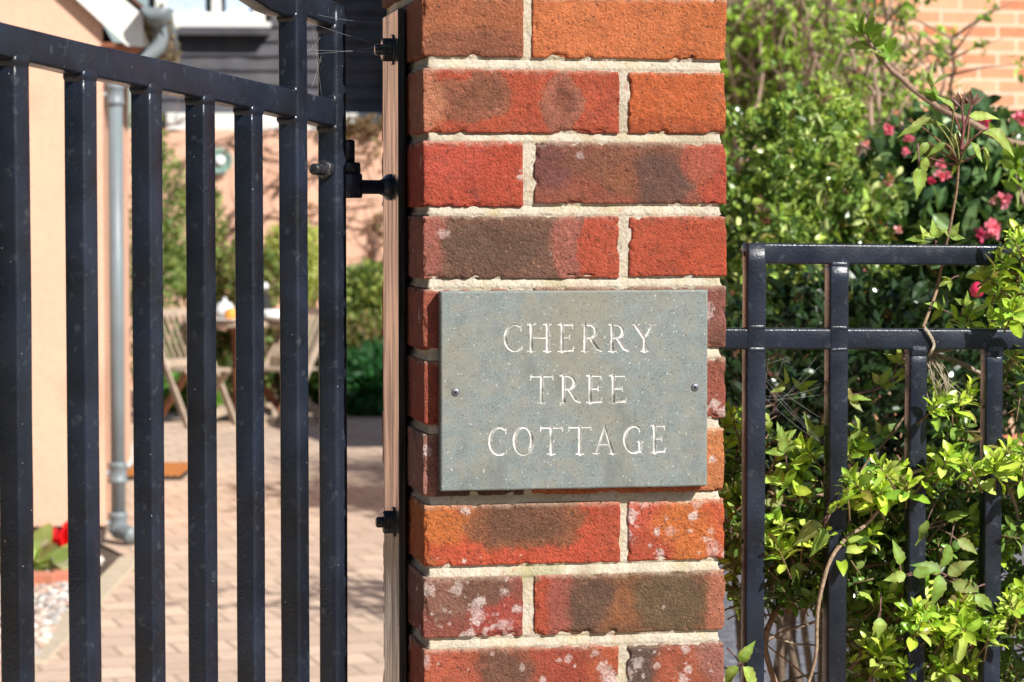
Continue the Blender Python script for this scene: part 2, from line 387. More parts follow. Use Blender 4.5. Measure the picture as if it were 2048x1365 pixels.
pores(M_pave, 3.0, .58, .70, tuple(lin(168, 152, 120)), .5, 8)
pores(M_pave, 14, .66, .72, tuple(lin(140, 150, 80)), .5, 6)
pk = at_z(70, 1300); pb = at_z(262, 1118)
cw = at_d(207, 1060, 12.0)
sheet('driveway', [(-9, -8), (.9, -8), (.9, .36), (1.6, 2), (2.6, 20.2), (-2.6, 20.2), (pb[0], pb[1]), (pk[0], pk[1]), (-2.9, 5), (-9, 3)], 0, M_pave)
M_gravel = mat('blue_grey_gravel', base=tuple(lin(128, 130, 138)), rough=.9, noise=[(22, .45, 4), (90, .4, 2)], bump=[(90, 1, .01)])
pores(M_gravel, 45, .52, .60, (.05, .05, .06), .8, 4)
pores(M_gravel, 30, .60, .70, (.55, .56, .6), .8, 4)
sheet('gravel_path', [(1.0, .3), (12, .3), (12, 9.0), (1.9, 9.0)], -.004, M_gravel)

# ================================================================ BRICK PIER
PW = .3205; JT = .0108; BH = .0640; PITCH = .0748; HD = .104; Z1 = 1.5865
pier = thing('brick_pier', 'square brick gate pier of mottled red and orange bricks carrying the house name plaque', 'brick pier')
def srgb(c):
    o = 1.07 if (c[1] > 86 and c[0]-c[1] > 78) else .95; l = lin(*c, .70); l = l*.93+l.mean()*.07*np.array([1.0, o, o*(.98 if o > 1 else 1.13)]); r = max(0, l[0]/(l[1]+1e-4)-5)
    return np.array([l[0]*(1-.05*min(r, 4)), max(l[1], l[0]*.165), max(l[2], l[0]*.085)])
# colours: base, patches (u, v, ru, rv, colour, softness), lichen amount, face pit darkness
BK = {
 (0, 0): ((176, 104, 66), [(.5, .8, .5, .35, (150, 92, 66), .6)], 0),
 (0, 1): ((206, 112, 58), [(.3, .5, .5, .6, (212, 118, 66), .6)], 0),
 (1, 0): ((206, 66, 36), [(.24, .48, .20, .44, (160, 98, 72), .25), (.02, .6, .10, .55, (196, 128, 92), .8), (.70, .50, .10, .60, (168, 104, 80), .18), (.27, .45, .12, .28, (140, 86, 62), .6), (.70, .42, .05, .3, (140, 82, 62), .7)], 0),
 (1, 1): ((203, 102, 42), [(.5, .95, .6, .25, (176, 84, 42), .8)], 0),
 (2, 0): ((196, 74, 52), [(.2, .2, .4, .5, (198, 82, 60), .7)], .1),
 (2, 1): ((158, 88, 66), [(.10, .3, .13, .6, (128, 80, 72), .6), (.55, .3, .38, .5, (142, 92, 68), .6), (.66, .6, .16, .5, (112, 82, 70), .7), (.95, .5, .11, .9, (194, 76, 52), .5), (.86, .3, .1, .4, (178, 90, 68), .7), (.45, .65, .1, .25, (146, 92, 64), .7)], .05),
 (3, 0): ((126, 90, 72), [(.03, .3, .09, .9, (178, 106, 88), .6), (.74, .5, .08, .9, (176, 104, 86), .7), (.93, .5, .135, .95, (206, 72, 34), .12), (.35, .5, .25, .4, (112, 84, 68), .7)], .15),
 (3, 1): ((204, 68, 34), [(.8, .8, .3, .4, (196, 84, 46), .7)], 0),
 (4, 0): ((156, 74, 52), [(.1, .5, .3, .5, (170, 92, 70), .7)], .25),
 (4, 1): ((136, 86, 68), [(.95, .3, .2, .4, (150, 92, 80), .7)], .1),
 (5, 0): ((186, 74, 44), [(.05, .4, .12, .5, (170, 88, 66), .7)], .3),
 (5, 1): ((150, 88, 68), [(.9, .8, .3, .5, (168, 92, 72), .7)], .35),
 (6, 0): ((110, 84, 74), [(.06, .6, .1, .7, (176, 120, 104), .6)], .35),
 (6, 1): ((200, 112, 66), [(.95, .6, .1, .7, (206, 126, 74), .7)], .15),
 (7, 0): ((206, 84, 36), [(.50, .18, .34, .58, (142, 92, 62), .35), (.08, .35, .16, .7, (206, 116, 42), .8), (.2, .75, .2, .2, (210, 88, 52), .6), (.5, .25, .2, .35, (122, 84, 62), .7), (.95, .5, .08, .9, (206, 66, 44), .5)], .15),
 (7, 1): ((208, 96, 46), [(.1, .2, .25, .4, (204, 92, 66), .7), (.55, .55, .35, .5, (212, 118, 44), .8), (.2, .8, .25, .4, (204, 70, 36), .7)], .8),
 (8, 0): ((152, 84, 68), [(.75, .65, .3, .35, (172, 76, 62), .7), (.2, .3, .3, .4, (150, 106, 88), .7), (.6, .2, .3, .3, (126, 90, 72), .8)], 1.6),
 (8, 1): ((134, 92, 62), [(.04, .5, .06, .9, (204, 70, 36), .25), (.13, .4, .08, .9, (170, 92, 76), .7), (.4, .6, .2, .3, (154, 98, 62), .8), (.72, .45, .2, .6, (112, 92, 66), .7), (.28, .45, .12, .5, (108, 82, 66), .7), (.97, .5, .06, .8, (186, 116, 86), .7)], .12),
 (9, 0): ((180, 88, 56), [(.35, .6, .25, .6, (122, 88, 70), .7), (.7, .5, .15, .8, (170, 78, 56), .6), (.15, .4, .15, .5, (186, 92, 66), .7)], 1.1),
 (9, 1): ((142, 90, 70), [(.1, .5, .2, .6, (104, 86, 76), .7), (.6, .6, .35, .5, (178, 92, 62), .8), (.9, .3, .2, .5, (168, 108, 92), .7)], 1.2),
}
GEN = [(178, 84, 56), (196, 92, 50), (150, 86, 66), (190, 70, 44), (128, 88, 70), (204, 106, 56)]
def brick_color(P, bx, key, seed):
    x0, x1, y0, y1, z0, z1 = bx; n = len(P)
    base, pt, lich = BK.get(key, (GEN[seed % 6], [(.5, .5, .3, .4, GEN[(seed*3+1) % 6], .7)], .3))
    c = np.tile(srgb(base), (n, 1))
    u = (P[:, 0]-x0)/(x1-x0) if x1-x0 > .06 else (P[:, 1]-y0)/(y1-y0); v = 1-(P[:, 2]-z0)/(z1-z0)
    wob = .10*fbm(P*60+seed, 4)+.07*fbm(P*260+seed, 2)
    u = u+.05*fbm(P*28+seed*1.3, 3)+.02*fbm(P*140+3, 2); v = v+.20*fbm(P*24+seed*2.1+7, 3)+.06*fbm(P*130+9, 2)
    asp = (x1-x0)/(z1-z0)
    for (cu, cv, ru, rv, colr, soft) in pt:
        d = np.sqrt(((u-cu)/ru)**2+((v-cv)/rv)**2)+wob*1.6
        soft = soft*.7; k = np.clip((1+soft*.5-d)/(soft+.02), 0, 1); k = (k*k*(3-2*k))[:, None]
        k = k*.93; c = c*(1-k)+srgb(colr)*k
    c *= (1+.20*fbm(P*80+seed*7, 4)+.14*fbm(P*360+seed, 2))[:, None]
    hue = fbm(P*35+seed*2.7, 3)[:, None]; c *= 1+hue*np.array([[.04, .12, .12]])
    r2 = np.random.default_rng(seed+50)
    for k in range(int(lich*34)):        # pale crusts of lichen with a ragged edge
        cu, cv = r2.random(), r2.random(); rr = .0012+.0068*r2.random()**2.6
        side = r2.random() < .75
        q = np.array([x0+cu*(x1-x0), y0, z0+cv*(z1-z0)]) if side else np.array([x0, y0+cu*.1, z0+cv*(z1-z0)])
        d = np.linalg.norm((P-q)*[1, 1, .7+.7*r2.random()], axis=1)/rr*(1+.8*fbm(P*300+k, 3))
        kk = (np.clip((1.0-d)/.25, 0, 1)*(.55+.45*np.clip(fbm(P*700+k, 2)+.6, 0, 1)))[:, None]*(.35+.55*r2.random())
        c = c*(1-kk)+lin(226, 208, 200)*kk
    # pale dusting of lime along the top arris
    e = np.clip(1-(z1-P[:, 2])/.005+.7*fbm(P*150, 2), 0, 1)*.35; c = c*(1-e[:, None])+lin(222, 200, 175)*e[:, None]
    return np.clip(c, .01, .9)
def axis_samples(a, b, fine, coarse, edge=.010, both=True):
    L_ = b-a
    if coarse <= fine*1.01: n = max(3, int(round(L_/fine))); return np.linspace(a, b, n+1)
    e = min(edge, L_*.45); n1 = max(2, int(round(e/fine))); s1 = np.linspace(a, a+e, n1+1)
    n2 = max(2, int(round((L_-2*e)/coarse))); s2 = np.linspace(a+e, b-e, n2+1)[1:-1]; s3 = np.linspace(b-e, b, n1+1)
    return np.r_[s1, s2, s3]
def boxgrid(xs, ys, zs, faces='fblrtd'):
    V = []; Fa = []; n = 0
    def g(a, b, mk, flip):
        nonlocal n
        A, B = np.meshgrid(a, b, indexing='ij'); P = mk(A.ravel(), B.ravel()); na, nb = len(a), len(b)
        i = np.arange(na*nb).reshape(na, nb); q = np.stack([i[:-1, :-1], i[1:, :-1], i[1:, 1:], i[:-1, 1:]], -1).reshape(-1, 4)
        if flip: q = q[:, ::-1]
        V.append(P); Fa.append(q+n); n += len(P)
    o = np.ones_like
    if 'f' in faces: g(xs, zs, lambda a, b: np.c_[a, o(a)*ys[0], b], False)
    if 'b' in faces: g(xs, zs, lambda a, b: np.c_[a, o(a)*ys[-1], b], True)
    if 'l' in faces: g(ys, zs, lambda a, b: np.c_[o(a)*xs[0], a, b], True)
    if 'r' in faces: g(ys, zs, lambda a, b: np.c_[o(a)*xs[-1], a, b], False)
    if 't' in faces: g(xs, ys, lambda a, b: np.c_[a, b, o(a)*zs[-1]], False)
    if 'd' in faces: g(xs, ys, lambda a, b: np.c_[a, b, o(a)*zs[0]], True)
    return np.concatenate(V), np.concatenate(Fa)
def roundbox(P, lo, hi, r):
    q = np.clip(P, lo+r, hi-r); d = P-q; n = norm(d); return q+n*np.minimum(np.linalg.norm(d, axis=1, keepdims=True), r), n
BV, BF, BC, bn = [], [], [], 0
for row in range(-5, 23):
    zt = Z1+BH-(row-1)*PITCH; zb = zt-BH
    hi_res = -0.5 <= row <= 9.5
    A = (row % 2 == 0)
    S = PW-HD-JT
    if A: plan = [((0, HD, 0, S), 0), ((HD+JT, PW, 0, HD), 1), ((S+JT, PW, HD+JT, PW), 2), ((0, S, S+JT, PW), 3)]
    else: plan = [((0, S, 0, HD), 0), ((S+JT, PW, 0, S), 1), ((HD+JT, PW, S+JT, PW), 2), ((0, HD, HD+JT, PW), 3)]
    for (bx, k) in plan:
        x0, x1, y0, y1 = bx; seed = (row+6)*4+k+11; r2 = np.random.default_rng(seed)
        j = r2.normal(size=6)*.0009
        lo = np.array([x0+(j[0] if x0 > 0 else j[0]*.8), y0+(abs(j[2])*.4 if y0 == 0 else j[2]), zb+j[4]*1.2]); hi = np.array([x1+(j[1] if x1 < PW-.001 else j[1]*.8), y1+j[3], zt+j[5]*1.2])
        if zb < .02: continue
        fine = .0014 if (hi_res and k < 2) else (.0035 if hi_res else .008)
        xs = axis_samples(lo[0], hi[0], fine, fine); zs = axis_samples(lo[2], hi[2], fine, fine); ys = axis_samples(lo[1], hi[1], fine*1.3, .004 if hi_res else .012, .012)
        P0, Fa = boxgrid(xs, ys, zs)
        rr = .0017+.0009*r2.random(); P, nn = roundbox(P0, lo, hi, rr)
        side = np.linalg.norm(nn[:, [0, 2]], axis=1)
        out = .0010*fbm(P*38+seed*1.7, 3)*side+.0007*fbm(P*120+seed, 2)*side
        fr = np.abs(nn[:, 1])
        out += fr*(.0008*fbm(P*22+seed, 2)+.00065*fbm(P*240+seed, 3))
        # chips bitten out of the arrises
        dl = np.minimum(P0-lo, hi-P0); ed = np.sort(dl, axis=1)[:, 1]
        chip = np.clip(1-ed/.006, 0, 1)*np.clip(fbm(P*75+seed*5, 3)-.14, 0, 1)*.014
        pit = np.clip(fbm(P*300+seed*9, 2)-.50, 0, 1)*.010*np.clip(fbm(P*30+seed, 1)+.5, 0, 1)+np.clip(fbm(P*np.array([70, 70, 260])+seed*4, 3)-.48, 0, 1)*.006
        P = P+nn*(out-chip-pit)[:, None]
        C = brick_color(P, (x0, x1, y0, y1, zb, zt), (row, k), seed)
        BV.append(P); BF.append(Fa+bn); BC.append(C); bn += len(P)
mesh('brickwork', np.concatenate(BV), np.concatenate(BF), M_brick, pier, True, np.concatenate(BC))
# mortar body
zlo, zhi = 0.0, 1.86
MV, MF, mn_ = [], [], 0
for (za, zb_, fine) in ((0.0, .98, .008), (.98, 1.76, .0015), (1.76, 2.03, .008)):
    lo = np.array([.0022, .0018, za]); hi = np.array([PW-.0022, PW-.0022, zb_])
    xs = axis_samples(lo[0], hi[0], fine, fine); zs = axis_samples(za, zb_, fine, fine); ys = axis_samples(lo[1], hi[1], fine, .004 if fine < .005 else .01, .02)
    P0, Fa = boxgrid(xs, ys, zs, 'fblr'+('t' if zb_ > 2 else ''))
    l2 = lo.copy(); l2[2] -= 1; h2 = hi.copy(); h2[2] += (1 if zb_ < 2 else 0)
    P, nn = roundbox(P0, l2, h2, .005)
    ph = ((P[:, 2]-(Z1-JT)) % PITCH)/JT      # 0 at the bottom of a bed joint .. 1 at its top
    bed = ph <= 1.05
    out = np.where(bed, -.0003-.0028*np.clip(ph, 0, 1)**1.8, -.0012)
    out += .0015*fbm(P*32+4, 3)+.0006*fbm(P*150, 3)+.0003*fbm(P*600, 2)
    corner = np.clip(1-np.minimum(np.minimum(P0[:, 0], PW-P0[:, 0]), 1)/.012, 0, 1)*np.clip(1-np.minimum(P0[:, 1], PW-P0[:, 1])/.012, 0, 1)
    xin = np.clip(1-np.minimum(P0[:, 0], PW-P0[:, 0])/.006, 0, 1)
    out -= np.abs(nn[:, 0])*.0028*np.where(bed, np.sin(pi*np.clip(ph, 0, 1)), 1)
    P = P+nn*out[:, None]; P[:, 2] = P0[:, 2]
    MV.append(P); MF.append(Fa+mn_); mn_ += len(P)
mesh('mortar', np.concatenate(MV), np.concatenate(MF), M_mortar, pier, True)

# ================================================================ PLAQUE
PT = .0165; YF = -PT-.001
pl = thing('house_name_plaque', 'grey green slate plaque carved CHERRY TREE COTTAGE screwed to the brick pier', 'house sign')
p00 = at_y(881, 582, YF); p10 = at_y(1416, 580.5, YF); p01 = at_y(883, 984, YF); p11 = at_y(1414, 972, YF)
X0 = (p00[0]+p01[0])/2; X1 = (p10[0]+p11[0])/2; ZT = (p00[2]+p10[2])/2; ZB = (p01[2]+p11[2])/2
def K(x, y):                                   # crop pixel on the plaque -> x, z
    p = at_y(880+x/3.3296, 580+y/3.3296, YF); return p[0], p[2]
UNIT = .154e-3
ST = []     # strokes: (x0,z0,hw0,x1,z1,hw1)
def seg(x0, y0, w0, x1, y1, w1):
    a = K(x0, y0); b = K(x1, y1); ST.append((a[0], a[1], w0*UNIT*.44, b[0], b[1], w1*UNIT*.44))
def poly(pts):
    for a, b in zip(pts[:-1], pts[1:]): seg(*a, *b)
TH, TN = 27, 13
def serif(x, y, w=TH): seg(x-w*.95, y, 7, x, y, 13); seg(x, y, 13, x+w*.95, y, 7)
def stem(x, yt, yb, w=TH, top=True, bot=True):
    m = (yt+yb)/2; seg(x, yt+4, w*1.05, x, m, w*.85); seg(x, m, w*.85, x, yb-4, w*1.05)
    if top: serif(x, yt+3)
    if bot: serif(x, yb-3)
def arc(cx, cy, rx, ry, a0, a1, tmin=TN, tmax=TH, ph=0, n=22):
    pts = []
    for i in range(n+1):
        a = R(a0+(a1-a0)*i/n); wd = tmin+(tmax-tmin)*abs(cos(a+ph))**1.6; pts.append((cx+rx*cos(a), cy-ry*sin(a), wd))
    poly(pts)
def L_C(x0, x1, yt, yb):
    cx = x0+(x1-x0)*.60; rx = cx-x0-TH/2+2; ry = (yb-yt)/2-4; cy = (yt+yb)/2
    arc(cx, cy, rx, ry, 62, 298, ph=-.15)
    seg(cx+rx*cos(R(62)), cy-ry*sin(R(62)), 12, x1-8, yt+14, 11); seg(x1-6, yt+8, 6, x1-10, yt+40, 9)
    seg(cx+rx*cos(R(298)), cy-ry*sin(R(298)), 12, x1-4, yb-22, 9); seg(x1-2, yb-34, 5, x1-5, yb-20, 9)
def L_H(x0, x1, yt, yb): stem(x0+28, yt, yb); stem(x1-28, yt, yb); seg(x0+28, (yt+yb)/2-2, TN, x1-28, (yt+yb)/2-2, TN)
def L_E(x0, x1, yt, yb):
    s = x0+27; stem(s, yt, yb); m = (yt+yb)/2-2
    seg(s, yt+6, 11, x1-10, yt+6, 11); seg(x1-9, yt+2, 8, x1-7, yt+30, 7)
    seg(s, m, 11, x1-28, m, 11); seg(x1-27, m-14, 7, x1-27, m+14, 7)
    seg(s, yb-7, 12, x1-8, yb-8, 12); seg(x1-8, yb-6, 10, x1-1, yb-34, 6)
def L_R(x0, x1, yt, yb):
    s = x0+28; stem(s, yt, yb); h = yb-yt; cy = yt+h*.27; ry = h*.27-7; cx = s+h*.15
    seg(s, yt+7, TN, cx, yt+7, TN); arc(cx, cy, h*.235, ry, 90, -90, tmin=12, tmax=26); seg(cx, cy+ry, TN, s, cy+ry, TN)
    m = cy+ry; seg(cx+4, m, 16, x1-32, yb-22, 26); seg(x1-32, yb-22, 26, x1-2, yb-3, 9)
def L_Y(x0, x1, yt, yb):
    cx = (x0+x1)/2+4; m = yt+(yb-yt)*.52
    seg(x0+24, yt+6, TH, cx, m, TH-3); seg(x1-22, yt+6, 12, cx, m, 13); seg(cx, m, TH-2, cx, yb-4, TH)
    serif(x0+24, yt+3, 22); serif(x1-22, yt+3, 20); serif(cx, yb-3)
def L_T(x0, x1, yt, yb):
    cx = (x0+x1)/2; stem(cx, yt+6, yb, top=False); seg(x0+6, yt+8, 12, x1-6, yt+8, 12)
    seg(x0+9, yt+2, 8, x0+3, yt+32, 6); seg(x1-7, yt+2, 8, x1-2, yt+30, 6)
def L_O(x0, x1, yt, yb): arc((x0+x1)/2, (yt+yb)/2, (x1-x0)/2-TH/2+3, (yb-yt)/2-5, 0, 360, ph=.25, n=40)
def L_A(x0, x1, yt, yb):
    cx = (x0+x1)/2+1; seg(x0+20, yb-4, 12, cx-2, yt+6, 13); seg(cx-4, yt-2, 12, x1-26, yb-4, TH+1)
    m = yt+(yb-yt)*.66; seg(x0+42, m, 10, x1-46, m, 10); serif(x0+20, yb-3, 20); serif(x1-26, yb-3, 25)
def L_G(x0, x1, yt, yb):
    cx = x0+(x1-x0)*.57; rx = cx-x0-TH/2+2; ry = (yb-yt)/2-4; cy = (yt+yb)/2
    arc(cx, cy, rx, ry, 60, 300, ph=-.15); seg(cx+rx*cos(R(60)), cy-ry*sin(R(60)), 12, x1-22, yt+16, 10); seg(x1-20, yt+6, 6, x1-22, yt+38, 8)
    g = x1-18; seg(g, cy+18, TH-2, g, yb-16, TH-4); seg(g, yb-14, 14, cx+rx*cos(R(300)), cy-ry*sin(R(300)), 12); serif(g, cy+14, 20)
T1, B1, T2, B2, T3, B3 = 228, 412, 569, 754, 908, 1096
L_C(425, 550, T1, B1); L_H(582, 745, T1, B1); L_E(788, 893, T1, B1); L_R(940, 1078, T1, B1); L_R(1120, 1258, T1, B1); L_Y(1280, 1437, T1, B1)
L_T(600, 757, T2, B2); L_R(797, 936, T2, B2); L_E(975, 1082, T2, B2); L_E(1128, 1243, T2, B2)
L_C(322, 448, T3+6, B3+8); L_O(486, 624, T3+3, B3+8); L_T(666, 820, T3+3, B3); L_T(855, 1010, T3, B3); L_A(1020, 1178, T3, B3-3); L_G(1220, 1352, T3-2, B3-6); L_E(1403, 1504, T3-6, B3-10)
gx = np.arange(X0, X1+.0001, .00050); gz = np.arange(ZB, ZT+.0001, .00050)
GX, GZ = np.meshgrid(gx, gz, indexing='ij'); D = np.zeros_like(GX)
for (ax, az, wa, bx_, bz, wb) in ST:
    m_ = max(wa, wb)+.001
    i0, i1 = np.searchsorted(gx, (min(ax, bx_)-m_, max(ax, bx_)+m_)); j0, j1 = np.searchsorted(gz, (min(az, bz)-m_, max(az, bz)+m_))
    x = GX[i0:i1, j0:j1]; z = GZ[i0:i1, j0:j1]; dx, dz = bx_-ax, bz-az; l2 = dx*dx+dz*dz+1e-12
    t = np.clip(((x-ax)*dx+(z-az)*dz)/l2, 0, 1); d = np.hypot(x-ax-t*dx, z-az-t*dz); D[i0:i1, j0:j1] = np.maximum(D[i0:i1, j0:j1], wa+(wb-wa)*t-d)
dep = np.clip(D, 0, None)*1.25
na, nb = GX.shape
pp = np.c_[GX.ravel(), np.zeros(na*nb), GZ.ravel()]
edge = np.minimum(np.minimum(GX-gx[0], gx[-1]-GX), np.minimum(GZ-gz[0], gz[-1]-GZ)).ravel()
cham = np.clip(.0013-edge, 0, 1)
Yg = YF+dep.ravel()*(1+.15*fbm(pp*500, 2))+cham*.8+.00012*fbm(pp*60, 3)
wobx = .0003*fbm(pp*70+5, 2)*(edge < .0006)
VV = np.c_[GX.ravel()+wobx, Yg, GZ.ravel()+wobx]
idx = np.arange(na*nb).reshape(na, nb); Q = np.stack([idx[:-1, :-1], idx[1:, :-1], idx[1:, 1:], idx[:-1, 1:]], -1).reshape(-1, 4)
cutf = (D.ravel()[Q].max(1) > 0.00005)
def compact(Vv, Fq):
    u, inv = np.unique(Fq, return_inverse=True); return Vv[u], inv.reshape(Fq.shape)
V1, F1 = compact(VV, Q[~cutf])
# edge walls + back
bd = np.r_[idx[:, 0], idx[-1, 1:], idx[-2::-1, -1], idx[0, -2:0:-1]]
Vb = VV[bd]; Vbk = Vb.copy(); Vbk[:, 1] = -.001; nb_ = len(bd); base_n = len(V1)
i = np.arange(nb_); jn = (i+1) % nb_; Wq = np.stack([base_n+i, base_n+nb_+i, base_n+nb_+jn, base_n+jn], -1)
V1 = np.concatenate([V1, Vb, Vbk])
mesh('slab', V1, [F1, Wq], M_slate, pl, True)
zq = VV[Q[cutf][:, 0], 2]; cuts = [K(600, 490)[1], K(600, 830)[1]]
for lo_, hi_ in ((cuts[0], 9), (cuts[1], cuts[0]), (-9, cuts[1])):
    V2, F2 = compact(VV, Q[cutf][(zq > lo_) & (zq <= hi_)]); mesh('carved_lettering', V2, F2, M_cut, pl, False)
def screw(u, v, rot):
    c = at_y(u, v, YF); m = MB(); m.lathe([(.0042, -.0006), (.0042, .0004), (.0034, .0012), (.001, .0015)], c=c, ax=(0, -1, 0), k=24)
    o = m.build('screw', M_screw, pl, True)
    q = MB()
    for a in (rot, rot+90):
        Mx = Matrix.Translation(c+np.array([0, -.00165, 0])) @ Matrix.Rotation(R(a), 4, 'Y'); q.box((-.0020, -.0003, -.0005), (.0020, .0003, .0005), M=Mx)
    q.build('cross_slot', M_rubber, o)
screw(911, 785, 20); screw(1390, 775, 35)

# ================================================================ HINGE PLATE on the pier's left face
hp = thing('hinge_plate', 'black steel hinge plate bolted to the shaded left side of the brick pier', 'hinge plate')
m = MB(); m.box((-.0105, .108, .25), (-.0025, .232, at_y(785, 22, .14)[2]), bev=.0012); m.build('plate', M_plate, hp)
def bolt(v, par):
    c = at_y(782, v, .165); c[0] = -.0106; m = MB(); zc = c[2]; yc = .150
    m.lathe([(.0125, 0), (.0125, .0105), (.011, .0118)], c=(c[0], yc, zc), k=6, ax=(-1, 0, 0)); m.lathe([(.006, .011), (.006, .018), (.0045, .0195)], c=(c[0], yc, zc), k=14, ax=(-1, 0, 0))
    m.lathe([(.0165, 0), (.0165, .002)], c=(c[0]+.0001, yc, zc), k=20, ax=(-1, 0, 0))
    m.build('bolt', M_plate, par)
bolt(102, hp); bolt(1041, hp)

# ================================================================ GATE
GA = R(35.4); U = np.array([sin(GA), cos(GA), 0]); GN = np.array([cos(GA), -sin(GA), 0])      # along the gate (away), front normal
G0 = at_d(683, 432, 2.65); G0[2] = 0
def on_gate(u, v):
    d = ray(u, v); t = ((G0-CAM)@GN)/(d@GN); p = CAM+d*t; return (p-G0)@U, p[2]
def GP(s, z, off=0.): return G0+U*s+GN*off+np.array([0, 0, z])
gate = thing('metal_gate', 'black painted steel bar gate hung beside the brick pier with a sloping top rail', 'gate')
BW = .0222
bars = []
for (ul, ur, vt) in ((36, 64, 108), (172, 198, 140), (304, 327, 168), (411, 433, 190), (508, 528, 210)):
    sc_ = (on_gate(ul, 600)[0]+on_gate(ur, 600)[0])/2; bars.append((sc_, on_gate((ul+ur)/2, vt)[1]+.004))
s6 = (on_gate(593, 600)[0]+on_gate(617, 600)[0])/2; s7 = (on_gate(670, 600)[0]+on_gate(695, 600)[0])/2
rt = [(-70, 22), (0, 43), (195, 91), (344, 123), (558, 172), (605, 183), (683, 203)]
top_s = [on_gate(*p) for p in rt]; rz = lambda s: np.interp(s, [a for a, b in top_s], [b for a, b in top_s])
RH = .0285
sp_ = bars[0][0]-bars[1][0]
slope = (rz(bars[0][0])-rz(bars[2][0]))/(bars[0][0]-bars[2][0])
def railz(s):
    if s >= top_s[0][0]: return rz(s)
    return top_s[0][1]+(s-top_s[0][0])*slope*.85
left_end = bars[0][0]-8*.098
def tube_along(p, q, w_, h_, up, name, par, rr=.003, seed=0, nseg=None, mt=None):
    p = np.array(p); q = np.array(q); L_ = np.linalg.norm(q-p); n = nseg or max(2, int(L_/.02)); t = np.linspace(0, 1, n+1)[:, None]; pts = p+(q-p)*t
    k = np.c_[fbm(pts*9+seed, 2), fbm(pts*9+seed+7, 2), 0*t]; pts = pts+k*.0004
    m = MB(); m.sweep(pts, rrect(w_, h_, rr), up=up); return m.build(name, mt or M_paint, par, True)
def sm(o, ang=50):
    return o
def weld(c, wd, dp, h, par, seed):
    """lumpy bead where a bar meets a rail"""
    k = 26; V = []; Fc = []
    prof = rrect(wd, dp, .004, 5); k = len(prof); rows = 7
    for i in range(rows):
        a = i/(rows-1); bul = .0020*sin(pi*a)
        for j in range(k):
            n = prof[j]/np.linalg.norm(prof[j]); q = prof[j]+n*(bul*(1+.6*fbm(np.array([[j*.35+seed, i*.4, seed]]), 2)[0])-.0004)
            z = (a-.5)*h+.0012*fbm(np.array([[j*.3+seed*3, 5., 1.]]), 2)[0]; V.append(np.array(c)+U*q[0]+GN*q[1]+np.array([0, 0, z]))
    for i in range(rows-1):
        for j in range(k): a = i*k+j; b = i*k+(j+1) % k; Fc.append((a, b, b+k, a+k))
    return V, Fc
def wl(V, Fc): mesh('weld_bead', V, Fc, M_paint, gate, True)
n_ = 0
allb = list(bars)
for i in range(1, 8):
    s = bars[0][0]-i*.098; allb.append((s, railz(s)-RH+.004))
for i, (s, zt) in enumerate(allb):
    zt = railz(s)-RH+.003
    tube_along(GP(s, .12, -BW/2), GP(s, zt, -BW/2), BW, BW, U, 'bar', gate, seed=i*3.1)
    if i < 6: wl(*weld(GP(s, zt-.003, -BW/2), BW, BW, .012, gate, i*2.3+1))
pts = [GP(s, railz(s)-RH/2, -BW/2) for s in np.linspace(left_end, s7, 70)]
m = MB(); m.sweep(pts, rrect(BW, RH, .003), up=(0, 0, 1)); m.build('top_rail', M_paint, gate, True)
# upper rail
a = on_gate(562, 27-46); b = on_gate(619, 34-46); c = on_gate(683, 53-44)
zs_ = lambda s: np.interp(s, [a[0]-.30, a[0], b[0], c[0]], [a[1]+.055, a[1], b[1]+.002, c[1]])
sl_ = [GP(s, zs_(s)-.0125, -BW/2) for s in np.linspace(a[0]-.12, s7+.004, 30)]
pts = []
for s in np.linspace(left_end, s7, 60):
    if s < a[0]: z = a[1]+(a[0]-s)*.26-(a[0]-s)**2*.09
    else: z = zs_(s)
    pts.append(GP(s, z-.0125, -BW/2))
m = MB(); m.sweep(pts, rrect(BW*.98, .026, .003), up=(0, 0, 1)); m.build('upper_rail', M_paint, gate, True)
tube_along(GP(s6, .06, -BW/2+.0008), GP(s6, 1.86, -BW/2+.0008), BW*1.06, BW*1.06, U, 'stile', gate, rr=.004, seed=40)
ztop = zs_(s7)-.002
tube_along(GP(s7, .06, -BW/2+.0006), GP(s7, ztop, -BW/2+.0006), BW*1.12, BW*1.06, U, 'stile', gate, rr=.005, seed=44)
tube_along(GP(left_end, .06, -BW/2), GP(left_end, railz(left_end)+.22, -BW/2), BW*1.3, BW*1.1, U, 'stile', gate, rr=.004, seed=47)
tube_along(GP(left_end, .11, -BW/2), GP(s7, .11, -BW/2), BW*1.02, .03, (0, 0, 1), 'bottom_rail', gate, seed=49)
for (s, z) in ((s6, railz(s6)-RH), (s6, railz(s6)), (s7, railz(s7)), (s7, railz(s7)-RH), (s6, zs_(s6)-.026), (s7, zs_(s7)-.026)):
    wl(*weld(GP(s, z, -BW/2), BW*1.08, BW*1.02, .011, gate, s*50+z*9))
